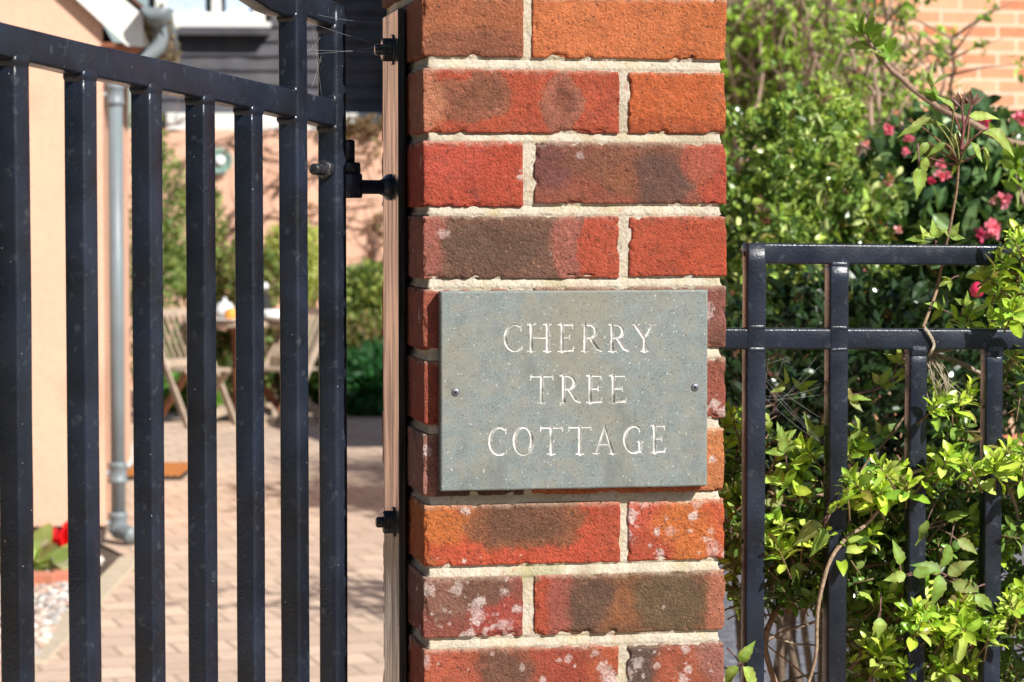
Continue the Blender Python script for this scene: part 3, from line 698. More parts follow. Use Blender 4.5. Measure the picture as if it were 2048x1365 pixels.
# threaded bolt through the hinge stile, hinge eye and pin
hz = on_gate(680, 340)[1]
gb = thing('gate_hinge', 'black adjustable eye bolt hinge joining the gate to the pier plate', 'hinge')
m = MB(); c0 = GP(s7, hz, 0); Lb = -U
pth = c0+Lb*(BW/2-.002)+GN*(-BW/2)
m.lathe([(.0105, 0), (.0105, .009), (.009, .0105)], c=pth, k=6, ax=tuple(Lb))
thr = [(.0062 if i % 2 else .0055, .010+i*.0012) for i in range(17)]
m.lathe(thr, c=pth, k=14, ax=tuple(Lb)); m.build('threaded_bolt', M_steel, gb, True)
m = MB(); q0 = GP(s7, hz-.0165, -BW/2)+U*(BW/2-.001); q1 = np.array([-.0108, .165, at_y(780, 375, .165)[2]]); q0[2] = q1[2]
m.tube(np.linspace(q0, q1, 10), .0078, 14); d_ = norm(q1-q0)
m.lathe([(.0078, -.016), (.010, -.008), (.0145, -.002), (.0145, .0)], c=q1, k=18, ax=tuple(d_)); m.build('hinge_rod', M_paint, gb, True)
m = MB(); e = q0+d_*.014
m.lathe([(.0165, -.013), (.0175, -.011), (.0175, .011), (.0165, .013)], c=e+np.array([0, 0, .001]), k=20)
m.build('hinge_eye', M_paint, gb, True)
m = MB(); m.lathe([(.0155, .014), (.0155, .0245), (.014, .026)], c=e, k=6); m.lathe([(.0095, .026), (.0095, .048), (.008, .050)], c=e, k=14); m.build('pin_nut', M_paint, gb, True)

# ================================================================ FENCE
FY = .125
fence = thing('metal_fence', 'black painted steel railing fence running right from the brick pier', 'fence')
def fz(u, v): return at_y(u, v, FY)[2]
def fx(u, v=800): return at_y(u, v, FY)[0]
fb = [(1493, 1532), (1658, 1697), (1820, 1856), (1972, 2008)]
W1 = fx(1532)-fx(1493)
xs_ = [(fx(a)+fx(b))/2 for a, b in fb]; stp = xs_[3]-xs_[2]
zt_l, zt_r = fz(1500, 486.5), fz(2048, 491.5); xl, xr = fx(1500), fx(2048)
ftop = lambda x: zt_l+(x-xl)*(zt_r-zt_l)/(xr-xl)
zm_l, zm_r = fz(1500, 657), fz(2048, 659); fmid = lambda x: zm_l+(x-xl)*(zm_r-zm_l)/(xr-xl)
RHt = fz(1600, 487)-fz(1600, 528); RHm = fz(1600, 657)-fz(1600, 699)
D2 = .0205
def ftube(x0, z0, x1, z1, w_, h_, up, name, dy=0, seed=0, rr=.0028): return tube_along((x0, FY+D2/2+dy, z0), (x1, FY+D2/2+dy, z1), w_, h_, up, name, fence, rr=rr, seed=seed)
XE = xs_[3]+stp*7
ftube(xs_[0]-W1/2+.001, ftop(xs_[0])-RHt/2, XE, ftop(XE)-RHt/2, D2, RHt, (0, 0, 1), 'top_rail', 0, 1)
ftube(PW-.004, fmid(PW)-RHm/2, XE, fmid(XE)-RHm/2, D2, RHm, (0, 0, 1), 'middle_rail', 0, 2)
ftube(xs_[0], .05, xs_[0], ftop(xs_[0])-.0006, W1, D2+.0012, (0, 1, 0), 'bar', 0, 3)
ftube(xs_[1], .05, xs_[1], ftop(xs_[1])-RHt+.004, W1, D2+.0014, (0, 1, 0), 'bar', 0, 4)
def fweld(x, z, wd=W1, h=.011, seed=1.):
    prof = rrect(wd, D2+.0012, .004, 5); k = len(prof); V = []; Fc = []; rows = 7
    for i in range(rows):
        a = i/(rows-1)
        for j in range(k):
            n = prof[j]/np.linalg.norm(prof[j]); q = prof[j]+n*(.0011*sin(pi*a)*(1+.7*fbm(np.array([[j*.35+seed, i*.4, seed]]), 2)[0])-.0004)
            V.append((x+q[0], FY+D2/2+q[1], z+(a-.5)*h+.001*fbm(np.array([[j*.3+seed, 3., 1.]]), 2)[0]))
    for i in range(rows-1):
        for j in range(k): a = i*k+j; b = i*k+(j+1) % k; Fc.append((a, a+k, b+k, b))
    mesh('weld_bead', V, Fc, M_paint, fence, True)
xx = list(xs_[2:])+[xs_[3]+stp*i for i in range(1, 8)]
for i, x in enumerate(xx):
    ftube(x, .05, x, fmid(x)-RHm+.004, W1*.93, D2-.001, (0, 1, 0), 'bar', .0004, 5+i)
    if i < 4: fweld(x, fmid(x)-RHm-.001, W1*.95, seed=i*1.7+2)
for x in xs_[:2]:
    fweld(x, fmid(x)-RHm, W1, .006, x*9); fweld(x, fmid(x)+.001, W1, .006, x*7)
fweld(xs_[1], ftop(xs_[1])-RHt, W1, .006, 3.3)
ftube(PW-.004, .11, XE, .11, D2, .03, (0, 0, 1), 'bottom_rail', 0, 20)
m = MB(); m.lathe([(.0032, 0), (.0032, .0004)], c=(xs_[0]-W1/2-.0003, FY+D2*.5, fz(1490, 508)), k=16, ax=(-1, 0, 0)); m.build('drain_hole', M_rubber, fence)

# cobwebs
def web(par, pairs, r=.00008, seed=0):
    m = MB()
    for (a, b, sag) in pairs:
        a = np.array(a); b = np.array(b); t = np.linspace(0, 1, 9)[:, None]; p = a+(b-a)*t; p[:, 2] -= sag*4*(t*(1-t))[:, 0]; m.tube(p, r, 4)
    m.build('cobweb', M_web, par, True)
r3 = np.random.default_rng(5)
prs = []
for k in range(10):
    a = GP(s6+.012+.03*r3.random(), railz(s6)+.0+.09*r3.random(), -.01); b = GP(s7-.012, railz(s7)+.07*r3.random(), -.012-.005*r3.random())
    if k % 3 == 0: b = np.array([-.012, .12, a[2]+.05*(r3.random()-.5)])
    prs.append((a, b, .004*r3.random()))
web(gate, prs)
prs = []
for k in range(13):
    a = (xs_[0]+W1/2, FY+.01, fmid(0)-RHm-.09*r3.random()); b = (xs_[0]+W1/2+(xs_[1]-xs_[0]-W1)*(r3.random() if k % 2 else 1), FY+.012, fmid(0)-RHm-(0 if k % 2 else .12*r3.random()))
    prs.append((a, b, .005*r3.random()))
web(fence, prs)
# ================================================================ COTTAGE at the left
CA = R(3.7); CU = np.array([cos(CA), -sin(CA), 0]); CV = np.array([sin(CA), cos(CA), 0])   # along the gable, away
cc = at_d(208, 432, 11.35); cc[2] = 0
def cot(a, b, z): return cc+CU*a+CV*b+np.array([0, 0, z])
def mat4(o, ax, ay, az=(0, 0, 1)):
    M = np.eye(4); M[:3, 0] = ax; M[:3, 1] = ay; M[:3, 2] = az; M[:3, 3] = o; return M
CM = mat4(cc, CU, CV)
def on_gable(u, v, b=0.):
    o = cc+CV*b; d = ray(u, v); t = ((o-CAM)@CV)/(d@CV); p = CAM+d*t-cc; return p@CU, p[2]
cottage = thing('cottage', 'salmon rendered cottage gable end with white bargeboard, at the left behind the gate', 'house')
# roof line from the bargeboard's lower edge
b0 = on_gable(154, 0, -.055); b1 = on_gable(253, 91, -.055); t0_ = on_gable(244, 0, -.055); t1_ = on_gable(283, 29, -.055)
sl_r = (b0[1]-b1[1])/(b1[0]-b0[0])
SLP = sl_r
def roof_under(a): return b1[1]+(b1[0]-a)*SLP
hw = 2.3; ridge = -hw
zc = roof_under(0)
V = [cot(0, 0, .09), cot(0, 0, zc), cot(ridge, 0, roof_under(ridge)), cot(2*ridge, 0, zc), cot(2*ridge, 0, .09)]
V2 = [v+CV*3.4 for v in V]
mesh('wall', V+V2, [(4, 3, 2, 1, 0), (5, 6, 7, 8, 9), (0, 1, 6, 5), (3, 4, 9, 8)], M_render, cottage, False)
m = MB(); m.box((2*ridge+.02, .02, 0), (-.02, 3.38, .1), M=CM); m.build('plinth', mat('dark_plinth', base=(.10, .07, .06), rough=.9), cottage)
th = (t1_[1]-b1[1])-(b1[0]-t1_[0])*0
# bargeboard: sloping board with a plumb cut
ae = on_gable(286, 60, -.055)[0]
zt_e = on_gable(284, 30, -.055)[1]; zb_e = on_gable(286, 94, -.055)[1]
ztop_ = lambda a: zt_e+(ae-a)*SLP
bk = b1[0]
for sgn in (1, -1):
    prof = [(ae, zt_e), (ae, zb_e), (bk, zb_e+.005), (ridge, roof_under(ridge)), (ridge, ztop_(ridge))]
    if sgn < 0: prof = [(2*ridge-a, z) for a, z in prof]
    f = [cot(a, -.055, z) for a, z in prof]; g = [cot(a, -.03, z) for a, z in prof]; n = len(prof)
    Fc = [tuple(range(n)) if sgn > 0 else tuple(range(n))[::-1], tuple(n+i for i in range(n))[::-1]]+[(i, n+i, n+(i+1) % n, (i+1) % n) for i in range(n)]
    mesh('bargeboard', f+g, Fc, M_white, cottage, False)
    # roof slab with tiles
    m = MB(); q = [(ae+.05, zt_e-.03), (ridge-.0, ztop_(ridge)+.02)]
    if sgn < 0: q = [(2*ridge-a, z) for a, z in q]
    for r_ in range(26):
        a0 = q[0][0]+(q[1][0]-q[0][0])*r_/26; a1 = q[0][0]+(q[1][0]-q[0][0])*(r_+1.3)/26; z0 = q[0][1]+(q[1][1]-q[0][1])*r_/26; z1 = q[0][1]+(q[1][1]-q[0][1])*(r_+1.3)/26
        P4 = [cot(a0, -.07, z0+.012), cot(a1, -.07, z1), cot(a1, 3.6, z1), cot(a0, 3.6, z0+.012)]
        m.add(P4+[p+np.array([0, 0, .02]) for p in P4], [(0, 1, 2, 3), (7, 6, 5, 4), (0, 4, 5, 1), (1, 5, 6, 2), (2, 6, 7, 3), (3, 7, 4, 0)])
    m.build('roof', M_roof, cottage)
m = MB(); m.box((bk*0+.0, -.029, zb_e+.0), (ae-.003, 3.4, zb_e+.02), M=CM); m.build('soffit', mat('brown_soffit', base=tuple(lin(150, 90, 60)), rough=.7), cottage)
m = MB(); m.box((ae-.03, -.028, zb_e+.021), (ae-.002, 3.4, zt_e-.04), M=CM); m.build('fascia', M_white, cottage)
# gutter: half round, runs away along the eave
gu = on_gable(312, 15, -.16); rg = .068
prof = [(rg*cos(R(a)), rg*sin(R(a))) for a in range(180, 361, 15)]+[((rg-.006)*cos(R(a)), (rg-.006)*sin(R(a))) for a in range(360, 179, -15)]
m = MB(); m.sweep([cot(gu[0], -.16, gu[1]), cot(gu[0], 1.5, gu[1]-.01), cot(gu[0], 3.5, gu[1]-.02)], np.array(prof)); 
m.lathe([(rg-.001, 0), (rg-.001, .004)], c=cot(gu[0], -.163, gu[1]), k=28, ax=tuple(CV)); 
V = m.V[-1]; V[:, 2] = np.minimum(V[:, 2], gu[1])
go = m.build('gutter', M_grey, cottage, True)
fo = Foliage(); 
for k in range(9): cloud(fo, cot(gu[0]+.01, .15+k*.36, gu[1]-.03-.02*k*0), (.05, .2, .07), 50, .035, 'small', [(.30, .18, .09), (.12, .10, .05), (.2, .22, .1), (.4, .36, .3)], seed=k, thr=-.5)
tag(fo.build('leaf_litter', M_leaf, None, False), 'dry leaves and moss hanging along the cottage gutter', 'leaf litter', kind='stuff')
# downpipe on the side wall
dpx = on_gable(233, 600, .06); a_ = dpx[0]
def pz(v): return on_gable(233, v, .06)[1]
m = MB(); rp = .034
m.lathe([(rp, pz(1068)), (rp, pz(200))], c=cot(a_, .06, 0), k=20)
p = m.build('downpipe', M_grey, cottage, True)
m = MB()
for v in (190, 946, 1046):
    m = MB(); z = pz(v); m.lathe([(rp, z-.05), (rp+.009, z-.045), (rp+.011, z-.030), (rp+.006, z-.025), (rp+.006, z+.025), (rp+.011, z+.03), (rp+.009, z+.045), (rp, z+.05)], c=cot(a_, .06, 0), k=20)
    m.box((a_-.10, .04, z-.012), (a_-.02, .08, z+.012), M=CM); m.build('pipe_collar', M_grey, p, True)
m = MB(); zb = pz(1066); m.tube(wiggle([cot(a_, .06, zb+.03), cot(a_, .06, zb+.01), cot(a_+.02, .03, .055), cot(a_+.07, -.03, .042)], 6, 0), [.038, .038, .038, .042], 16); m.build('shoe', M_grey, p, True)
m = MB(); z = pz(178); m.tube(wiggle([cot(a_, .06, z-.02), cot(a_, .06, z+.05), cot(gu[0], .10, gu[1]-.16), cot(gu[0], .10, gu[1]-.05)], 6, 0), .035, 14); m.build('swan_neck', M_grey, p, True)

# ================================================================ BLACK BARN far behind
bd_ = 25.0
bl = at_d(300, 432, bd_); br_ = at_d(1720, 432, bd_+.4); BU = norm(br_-bl); BU[2] = 0; BVv = np.array([-BU[1], BU[0], 0]); BL = np.linalg.norm(br_-bl)
bl[2] = 0; BM = mat4(bl, BU, BVv)
def on_barn(u, v): d = ray(u, v); t = ((bl-CAM)@BVv)/(d@BVv); p = CAM+d*t-bl; return p@BU, p[2]
barn = thing('weatherboarded_barn', 'black weatherboarded barn with a white framed window, behind the garden wall', 'barn')
wz0 = on_barn(600, 229)[1]; m = MB(); r4 = np.random.default_rng(3)
wx0, wx1, wzb = on_barn(312, 0)[0], on_barn(530, 0)[0], on_barn(400, 46)[1]; wzt = wzb+1.25
nb = int((6.4-wz0)/.145)
for k in range(nb):
    z = wz0+k*.145
    spans = [(0, BL)] if not (z+.145 > wzb-.02 and z < wzt) else [(0, wx0-.06), (wx1+.06, BL)]
    for (x0, x1) in spans:
        if x1 <= x0: continue
        n_seg = 40; xs = np.linspace(x0, x1, n_seg); j = r4.normal(size=n_seg)*.004
        Vt = [(x, -.0+jj*.3, z+.165) for x, jj in zip(xs, j)]; Vm = [(x, -.040+jj, z+jj*.8) for x, jj in zip(xs, j)]; Vl = [(x, -.012, z+jj*.8-.001) for x, jj in zip(xs, j)]
        V = np.array(Vt+Vm+Vl); V = (BM[:3, :3] @ V.T).T+BM[:3, 3]; Fc = []
        for i in range(n_seg-1): Fc += [(i, n_seg+i, n_seg+i+1, i+1), (n_seg+i, 2*n_seg+i, 2*n_seg+i+1, n_seg+i+1)]
        m.add(V, Fc)
m.build('weatherboards', M_board, barn)
m = MB(); m.box((0, .01, 0), (BL, 5, wz0), M=BM); m.box((0, .06, wz0), (BL, 5, 6.4), M=BM); m.build('wall', M_board, barn)
m = MB(); V = [(-.3, -.5, 6.2), (BL+.3, -.5, 6.2), (BL+.3, 2.5, 9), (-.3, 2.5, 9), (-.3, 5.5, 6.2), (BL+.3, 5.5, 6.2)]; V = (BM[:3, :3] @ np.array(V).T).T+BM[:3, 3]
m.add(np.r_[V, V+[0, 0, .12]], [(0, 1, 2, 3), (3, 2, 5, 4), (9, 8, 7, 6), (10, 11, 8, 9), (0, 6, 7, 1), (1, 7, 8, 2), (2, 8, 11, 5), (4, 10, 9, 3), (3, 9, 6, 0), (5, 11, 10, 4)]); m.build('roof', M_roof, barn)
m = MB()
for (a, b) in ((wx0, wx0+.10), (wx1-.10, wx1), ((wx0+wx1)/2+.06-.045, (wx0+wx1)/2+.06+.045)): m.box((a, -.07, wzb), (b, .02, wzt), M=BM)
m.box((wx0+.10, -.069, wzb), (wx1-.10, .021, wzb+.10), M=BM); m.box((wx0+.10, -.069, wzt-.1), (wx1-.10, .021, wzt), M=BM)
m.box((wx0-.06, -.16, wzb-.05), (wx1+.06, .02, wzb-.001), M=BM); wf = m.build('window', M_white, barn)
m = MB(); m.box((wx0+.05, .0, wzb+.05), (wx1-.05, .008, wzt-.05), M=BM); m.build('pane', M_glass, wf)
m = MB()
for a, b in ((wx0+.1, (wx0+wx1)/2-.05), ((wx0+wx1)/2+.15, wx1-.08)):
    xs = np.linspace(a, b, 30); V = [(x, -.006+.0*i, z) for z in (wzb+.08, wzt) for i, x in enumerate(xs)]
    V = [(x, -.004-.003*(i % 30 % 2), z) for i, (x, y, z) in enumerate(V)]; V = (BM[:3, :3] @ np.array(V).T).T+BM[:3, 3]; m.add(V, [(i, i+1, i+31, i+30) for i in range(29)])
m.build('curtain', M_curtain, wf)
m = MB(); m.box((wx0-.16, -.20, wzb-.13), (wx1+.05, .01, wzb-.052), M=BM); m.build('window_ledge', M_board, barn)
# added projecting bay, put in to keep part of the boards shaded
m = MB(); xa = on_barn(722, 150)[0]; m.box((xa+.35, -.75, on_barn(700, 220)[1]), (BL, .03, 6.2), M=BM); zb0 = on_barn(700, 220)[1]
for k in range(24):
    z = zb0+k*.145; V = np.array([(xa+.345, -.80, z), (BL, -.80, z), (BL, -.755, z+.15), (xa+.345, -.755, z+.15), (xa+.345, -.755, z), (BL, -.755, z)]); V = (BM[:3, :3] @ V.T).T+BM[:3, 3]; m.add(V, [(0, 1, 2, 3), (0, 4, 5, 1), (0, 3, 4)])
tag(m.build('added_shade_bay', M_board, barn), 'black boarded bay added forward of the barn wall to shade the boards')
m = MB(); m.box((.2, -.34, wz0-.20), (BL, .02, wz0-.003), M=BM); m.build('fascia', M_white, barn)

# ================================================================ SALMON GARDEN WALL
gd = 22.0; gl = at_d(120, 432, gd); gr_ = at_d(900, 432, gd+.3); gl[2] = 0; gr_[2] = 0; GU = norm(gr_-gl); GV = np.array([-GU[1], GU[0], 0]); GL = np.linalg.norm(gr_-gl); GM = mat4(gl, GU, GV)
gw = thing('garden_wall', 'salmon rendered garden wall with bare climbers, below the black barn', 'wall')
zg = at_d(720, 258, gd)[2]
m = MB(); m.box((0, 0, 0), (GL, .22, zg), M=GM, bev=.01); m.build('render', M_render, gw)
def on_wall(u, v): d = ray(u, v); t = ((gl-CAM)@GV)/(d@GV); return CAM+d*t-GV*.06
bw_ = thing('bare_climber', 'brown bare climbing plant trained across the salmon garden wall', 'climbing plant')
m = MB(); r5 = np.random.default_rng(11)
brs = [[(330, 520), (345, 400), (400, 300), (520, 262), (640, 250)], [(450, 520), (470, 420), (540, 370), (650, 340), (760, 320)], [(440, 470), (500, 440), (600, 420), (760, 395)], [(350, 380), (430, 330), (470, 280), (520, 300), (620, 320)],
       [(500, 520), (560, 470), (680, 440), (770, 452)], [(560, 380), (600, 340), (700, 290), (760, 300)], [(300, 330), (340, 250), (420, 240)], [(745, 520), (750, 480), (748, 440)]]
for k, b in enumerate(brs):
    p = wiggle([on_wall(*q) for q in b], 8, .05, k); m.tube(p, [.022, .012, .006], 6, col=(.20, .12, .09))
    for q in range(14):
        i = r5.integers(2, len(p)-2); d = norm(r5.normal(size=3)*[1, .2, 1]); m.tube([p[i], p[i]+d*.12-GV*.02, p[i]+d*.26+np.array([0, 0, .03])], [.008, .004, .002], 5, col=(.24, .14, .10))
m.build('stems', M_bark, bw_, True, True)
fo = Foliage()
for k in range(10): c = on_wall(650+k*16, 250+6*(k % 3)); cloud(fo, c+GV*.1, (.14, .15, .08), 90, .05, 'small', BROWNL, seed=k, thr=-.4)
for k in range(4): q = r5.integers(0, 6); c = on_wall(*brs[q][r5.integers(1, 4)]); cloud(fo, c, (.14, .06, .12), 34, .05, 'small', [(.30, .17, .10), (.2, .22, .07)], seed=k+20, thr=-.4)
fo.build('leaves', M_leaf, bw_, False)
# round green wreath ornament on the wall
c = on_wall(440, 322); wr = thing('wall_ornament', 'round green sunflower shaped ornament hung on the salmon garden wall', 'ornament')
m = MB(); M_ver = mat('verdigris', base=(.20, .33, .28), rough=.6, noise=[(20, .2, 3)])
m.lathe([(.05, 0), (.045, .03), (.0, .035)], c=c, k=20, ax=tuple(-GV)); m.build('centre', M_china, wr, True)
m = MB()
for k in range(16):
    a = 2*pi*k/16; d = GU*cos(a)+np.array([0, 0, sin(a)]); s_ = np.cross(d, GV); p0 = c+d*.05; m.add([p0-s_*.012, p0+s_*.012, c+d*.10+s_*.018-GV*.015, c+d*.10-s_*.018-GV*.015, c+d*.135-GV*.01], [(0, 1, 2, 3), (3, 2, 4)])
m.build('petals', M_ver, wr)

# ================================================================ GARDEN BUSHES at the far end of the drive
STEMS = 7
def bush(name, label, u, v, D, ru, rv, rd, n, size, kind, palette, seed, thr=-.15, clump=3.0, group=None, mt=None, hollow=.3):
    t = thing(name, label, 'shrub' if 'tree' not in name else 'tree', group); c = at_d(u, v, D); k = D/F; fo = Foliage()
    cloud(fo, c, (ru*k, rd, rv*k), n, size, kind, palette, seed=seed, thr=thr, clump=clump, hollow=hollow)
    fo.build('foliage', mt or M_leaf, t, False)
    m = MB(); r_ = np.random.default_rng(seed)
    base = np.array([c[0], c[1], 0.])
    for q in range(STEMS):
        d = r_.normal(size=3)*[ru*k*.55, rd*.4, rv*k*.45]; top = c+d; b = base+r_.normal(size=3)*[.08+ru*k*.35, .08+rd*.3, 0]
        m.tube(wiggle([b, (b+top)/2+r_.normal(size=3)*.05, top], 5, .02, q), [.013, .008, .003], 6, col=(.14, .10, .07))
    m.build('stems', M_bark, t, True, True); return t
G2 = [(.14, .22, .05), (.22, .30, .08), (.10, .16, .04), (.32, .36, .12)]
YG = [(.42, .46, .12), (.34, .40, .10), (.5, .5, .18)]
bush('conifer_shrub', 'tall feathery green shrub behind the grey downpipe', 300, 500, 19.5, 75, 290, .5, 3600, .07, 'lance', G2, 1, thr=.02)
bush('conifer_shrub', 'drooping olive green shrub behind the left wooden chair', 400, 520, 20.4, 50, 190, .4, 2200, .07, 'lance', G2+[(.3, .3, .1)], 2, thr=.05)
bush('yellow_shrub', 'pale yellow green shrub behind the garden table', 590, 530, 20.5, 62, 95, .4, 3200, .05, 'small', YG, 3, thr=-.3)
bush('rockery_shrub', 'brown and green twiggy shrub behind the garden table', 490, 570, 20.0, 75, 90, .5, 2300, .06, 'small', BROWNL+G2, 4, thr=-.1)
bush('mottled_shrub', 'yellow and green mottled shrub against the salmon garden wall', 725, 600, 20.3, 75, 75, .4, 3400, .06, 'small', G2+YG+DARK, 5, thr=-.1)
bush('mottled_shrub', 'brown leaved low shrub just above the dark strappy plant', 735, 680, 19.6, 60, 50, .35, 1500, .06, 'small', BROWNL+G2, 8, thr=-.1)
bush('strap_plant', 'dark green strap leaved plant on the edge of the paving beside the pier', 745, 780, 19.0, 65, 62, .35, 1700, .17, 'lance', [(.03, .10, .03), (.04, .16, .05)], 6, thr=-.3, hollow=.1)
bush('low_shrub', 'bright green low leafy clump under the left wooden chair', 380, 800, 19.3, 60, 55, .3, 1400, .07, 'oval', [(.16, .34, .05), (.10, .24, .04)], 7, thr=-.1)
bush('low_shrub', 'dark clump of foliage under the garden table', 490, 760, 20.3, 210, 105, .35, 9000, .07, 'oval', DARK+G2+BROWNL, 9, thr=-.3)
bush('low_shrub', 'green clump behind the right wooden chair', 650, 740, 20.0, 60, 120, .3, 3000, .06, 'small', MID+DARK, 10, thr=-.3)

# ================================================================ TABLE, CHAIRS, CROCKERY
def chair(label, org, yaw, fold=0):
    t = thing('folding_chair', label, 'chair', 'folding wooden chairs at the garden table'); Z = Matrix.Translation(org) @ Matrix.Rotation(yaw, 4, 'Z') @ Matrix.Scale(.9, 4)
    def bar(p, q, w_=.045, h_=.022): 
        p = np.array(Z @ Vector(p)); q = np.array(Z @ Vector(q)); return p, q, np.array([(-w_/2, -h_/2), (w_/2, -h_/2), (w_/2, h_/2), (-w_/2, h_/2)])
    for s in (-1, 1):
        m = MB(); p, q, pr = bar((-.36, .23*s, .92), (.24, .23*s, .0), .022, .05); m.sweep([p, q], pr); m.build('back_leg', M_teak, t)
        m = MB(); p, q, pr = bar((.18, .19*s, .44), (-.28, .19*s, .0), .022, .05); m.sweep([p, q], pr); m.build('front_leg', M_teakr if s < 0 else M_teak, t)
    m = MB()
    for k in range(7):
        x = -.16+k*.055; m.sweep(*(lambda b: ([b[0], b[1]], b[2]))(bar((x, -.22, .445), (x, .22, .445), .045, .018)))
    m.build('seat', M_teak, t)
    m = MB()
    for z, x in ((.89, -.345), (.50, -.09)): m.sweep(*(lambda b: ([b[0], b[1]], b[2]))(bar((x, -.215, z), (x, .215, z), .02, .06)))
    for k in range(7):
        y = -.18+k*.06; m.sweep(*(lambda b: ([b[0], b[1]], b[2]))(bar((-.105, y, .53), (-.325, y, .87), .012, .026)))
    m.build('backrest', M_teak, t)
    return t
TD = 17.9
c1 = at_d(395, 870, TD); c1[2] = 0; c2 = at_d(565, 862, TD+.1); c2[2] = 0; ct = at_d(480, 862, TD+.35); ct[2] = 0
chair('weathered wooden folding chair at the left of the garden table, beside the downpipe', c1+[-.02, 0, 0], R(-58))
chair('weathered wooden folding chair at the right of the garden table', c2+[.0, 0, 0], R(222))
tb = thing('garden_table', 'round weathered wooden garden table on a brown pedestal, laid with white crockery', 'table')
m = MB(); m.lathe([(.0, .70), (.40, .70), (.42, .71), (.42, .735), (.41, .745), (0, .745)], c=ct, k=36); m.build('tabletop', M_teak, tb, False)
m = MB(); m.lathe([(.075, .06), (.075, .15), (.055, .2), (.055, .64), (.09, .70)], c=ct, k=16); m.build('pedestal', M_teakr, tb, False)
for k in range(4):
    m = MB(); a = R(25+90*k); d = np.array([cos(a), sin(a), 0]); m.sweep([ct+d*.05+[0, 0, .11], ct+d*.34+[0, 0, .03]], [(-.03, -.03), (.03, -.03), (.03, .03), (-.03, .03)]); m.build('foot', M_teak, tb)
def crock(name, label, u, prof, mt, dz=.745, dy=0, k=20):
    c = at_d(u, 690, TD+.3+dy); c[2] = dz; m = MB(); m.lathe(prof, c=c, k=k); o = m.build(name, mt, None, True); tag(o, label, name.replace('_', ' ')); return o
tp = crock('teapot', 'white teapot at the left of the things on the garden table', 450, [(.04, 0), (.075, .03), (.08, .07), (.05, .12), (.015, .135), (.012, .16), (0, .165)], M_china)
crock('fruit', 'orange fruit beside the white teapot on the garden table', 462, [(.01, 0), (.04, .015), (.05, .05), (.035, .085), (0, .095)], M_orange, dy=-.18)
crock('plate', 'white plate at the front edge of the garden table', 458, [(.05, 0), (.13, .014), (.135, .02), (.12, .02), (.05, .01), (0, .009)], M_china, dy=-.28)
btl = crock('bottle', 'dark bottle with a white cap on the garden table', 531, [(.035, 0), (.038, .03), (.038, .14), (.015, .19), (.014, .22)], M_rubber)
m = MB(); m.lathe([(.01, .22), (.024, .232), (.026, .25), (.012, .27), (0, .272)], c=at_d(531, 690, TD+.3)*[1, 1, 0]+[0, 0, .745], k=16); m.build('stopper', M_china, btl, True)
crock('bowl', 'white bowl at the right of the garden table', 545, [(.04, 0), (.07, .02), (.09, .075), (.08, .075), (.05, .02), (0, .015)], M_china, dy=-.1)
crock('serving_dish', 'cream coloured serving dish beside the white bowl', 562, [(.05, 0), (.12, .02), (.13, .04), (.11, .04), (.05, .02), (0, .015)], M_white, dy=-.22)

# striped mat and white box on the paving
mc = at_z(318, 946); mt_ = thing('striped_mat', 'orange and black striped doormat lying on the paving beyond the downpipe', 'doormat')
MX = mat4((mc[0], mc[1], .002), RT, FH); m = MB(); wmt = .20; 
hwid = (at_z(378, 946)[0]-at_z(250, 946)[0])/2/cos(YAW)
m.box((-hwid, -.42, .004), (hwid, .42, .018), M=MX); m.build('backing', M_rubber, mt_)
m = MB(); ns = 9
for k in range(ns):
    x = -hwid+.03+(2*hwid-.06)*k/(ns-1)
    for r_ in range(3): m.box((x-.013, -.38+r_*.26, .0185), (x+.013, -.15+r_*.26, .026), M=MX)
m.build('bristles', M_jute, mt_)
wc = at_z(247, 935); wb = MB(); MX2 = mat4((wc[0], wc[1], .003), RT, FH); wb.box((-.07, -.1, 0), (.05, .1, .12), M=MX2, bev=.01); o = wb.build('white_box', M_china); tag(o, 'small white box on the paving beside the striped mat', 'box')

# ================================================================ PLANTER BED at the foot of the cottage
bp = at_d(95, 1090, 10.9)
r6 = np.random.default_rng(21)
tpn = thing('tulip_plant', 'leafy plant with a red flower at the foot of the salmon cottage wall', 'plant'); base = at_z(92, 1150)
fo = Foliage(); n = 26; d = rdir(n, 1.1); d[:, 1] -= .3; fo.add(leaves(np.tile(base+[0, 0, .02], (n, 1))+r6.normal(size=(n, 3))*[.07, .03, .015], d, rdir(n, .5), .17*(.6+.6*rng.random(n)), 'round', pal([(.44, .58, .20), (.55, .62, .34), (.34, .46, .16), (.52, .40, .32)], n), curl=.5, wid=1.0)); fo.build('leaves', M_leaf, tpn)
for (u, v) in ((122, 1075), (120, 1122)):
    c = at_d(u, v, 10.7); fo = Foliage(); n = 12; d = rdir(n, .9); fo.add(leaves(np.tile(c-[0, 0, .04], (n, 1)), d, rdir(n), .12, 'round', np.tile((.72, .015, .02), (n, 1))*(.8+.4*rng.random((n, 1))), curl=-.3)); fo.build('flower', M_petal, tpn)
for k, (ub, vb) in enumerate(((85, 1155), (128, 1152), (44, 1160))):
    eb = at_z(ub, vb+22); m = MB(); m.box((-.055, -.04, .0), (.055, .04, .065), M=mat4((eb[0], eb[1], 0), norm(RT+FH*.1*(k-1)), FH), bev=.006); o = m.build('edging_brick', mat('terracotta', base=tuple(lin(205, 132, 104)), rough=.9, noise=[(30, .2, 4)]) if k == 0 else bpy.data.materials['terracotta']); tag(o, ['orange edging brick below the tulip plant', 'orange edging brick nearest the downpipe', 'orange edging brick furthest left by the cottage wall'][k], 'brick', 'edging bricks by the cottage')
bpy.context.view_layer.update()
pm = MB(); tri = [at_z(-160, 1185), at_z(205, 1120), at_z(60, 1330), at_z(-260, 1330)]
ico = None
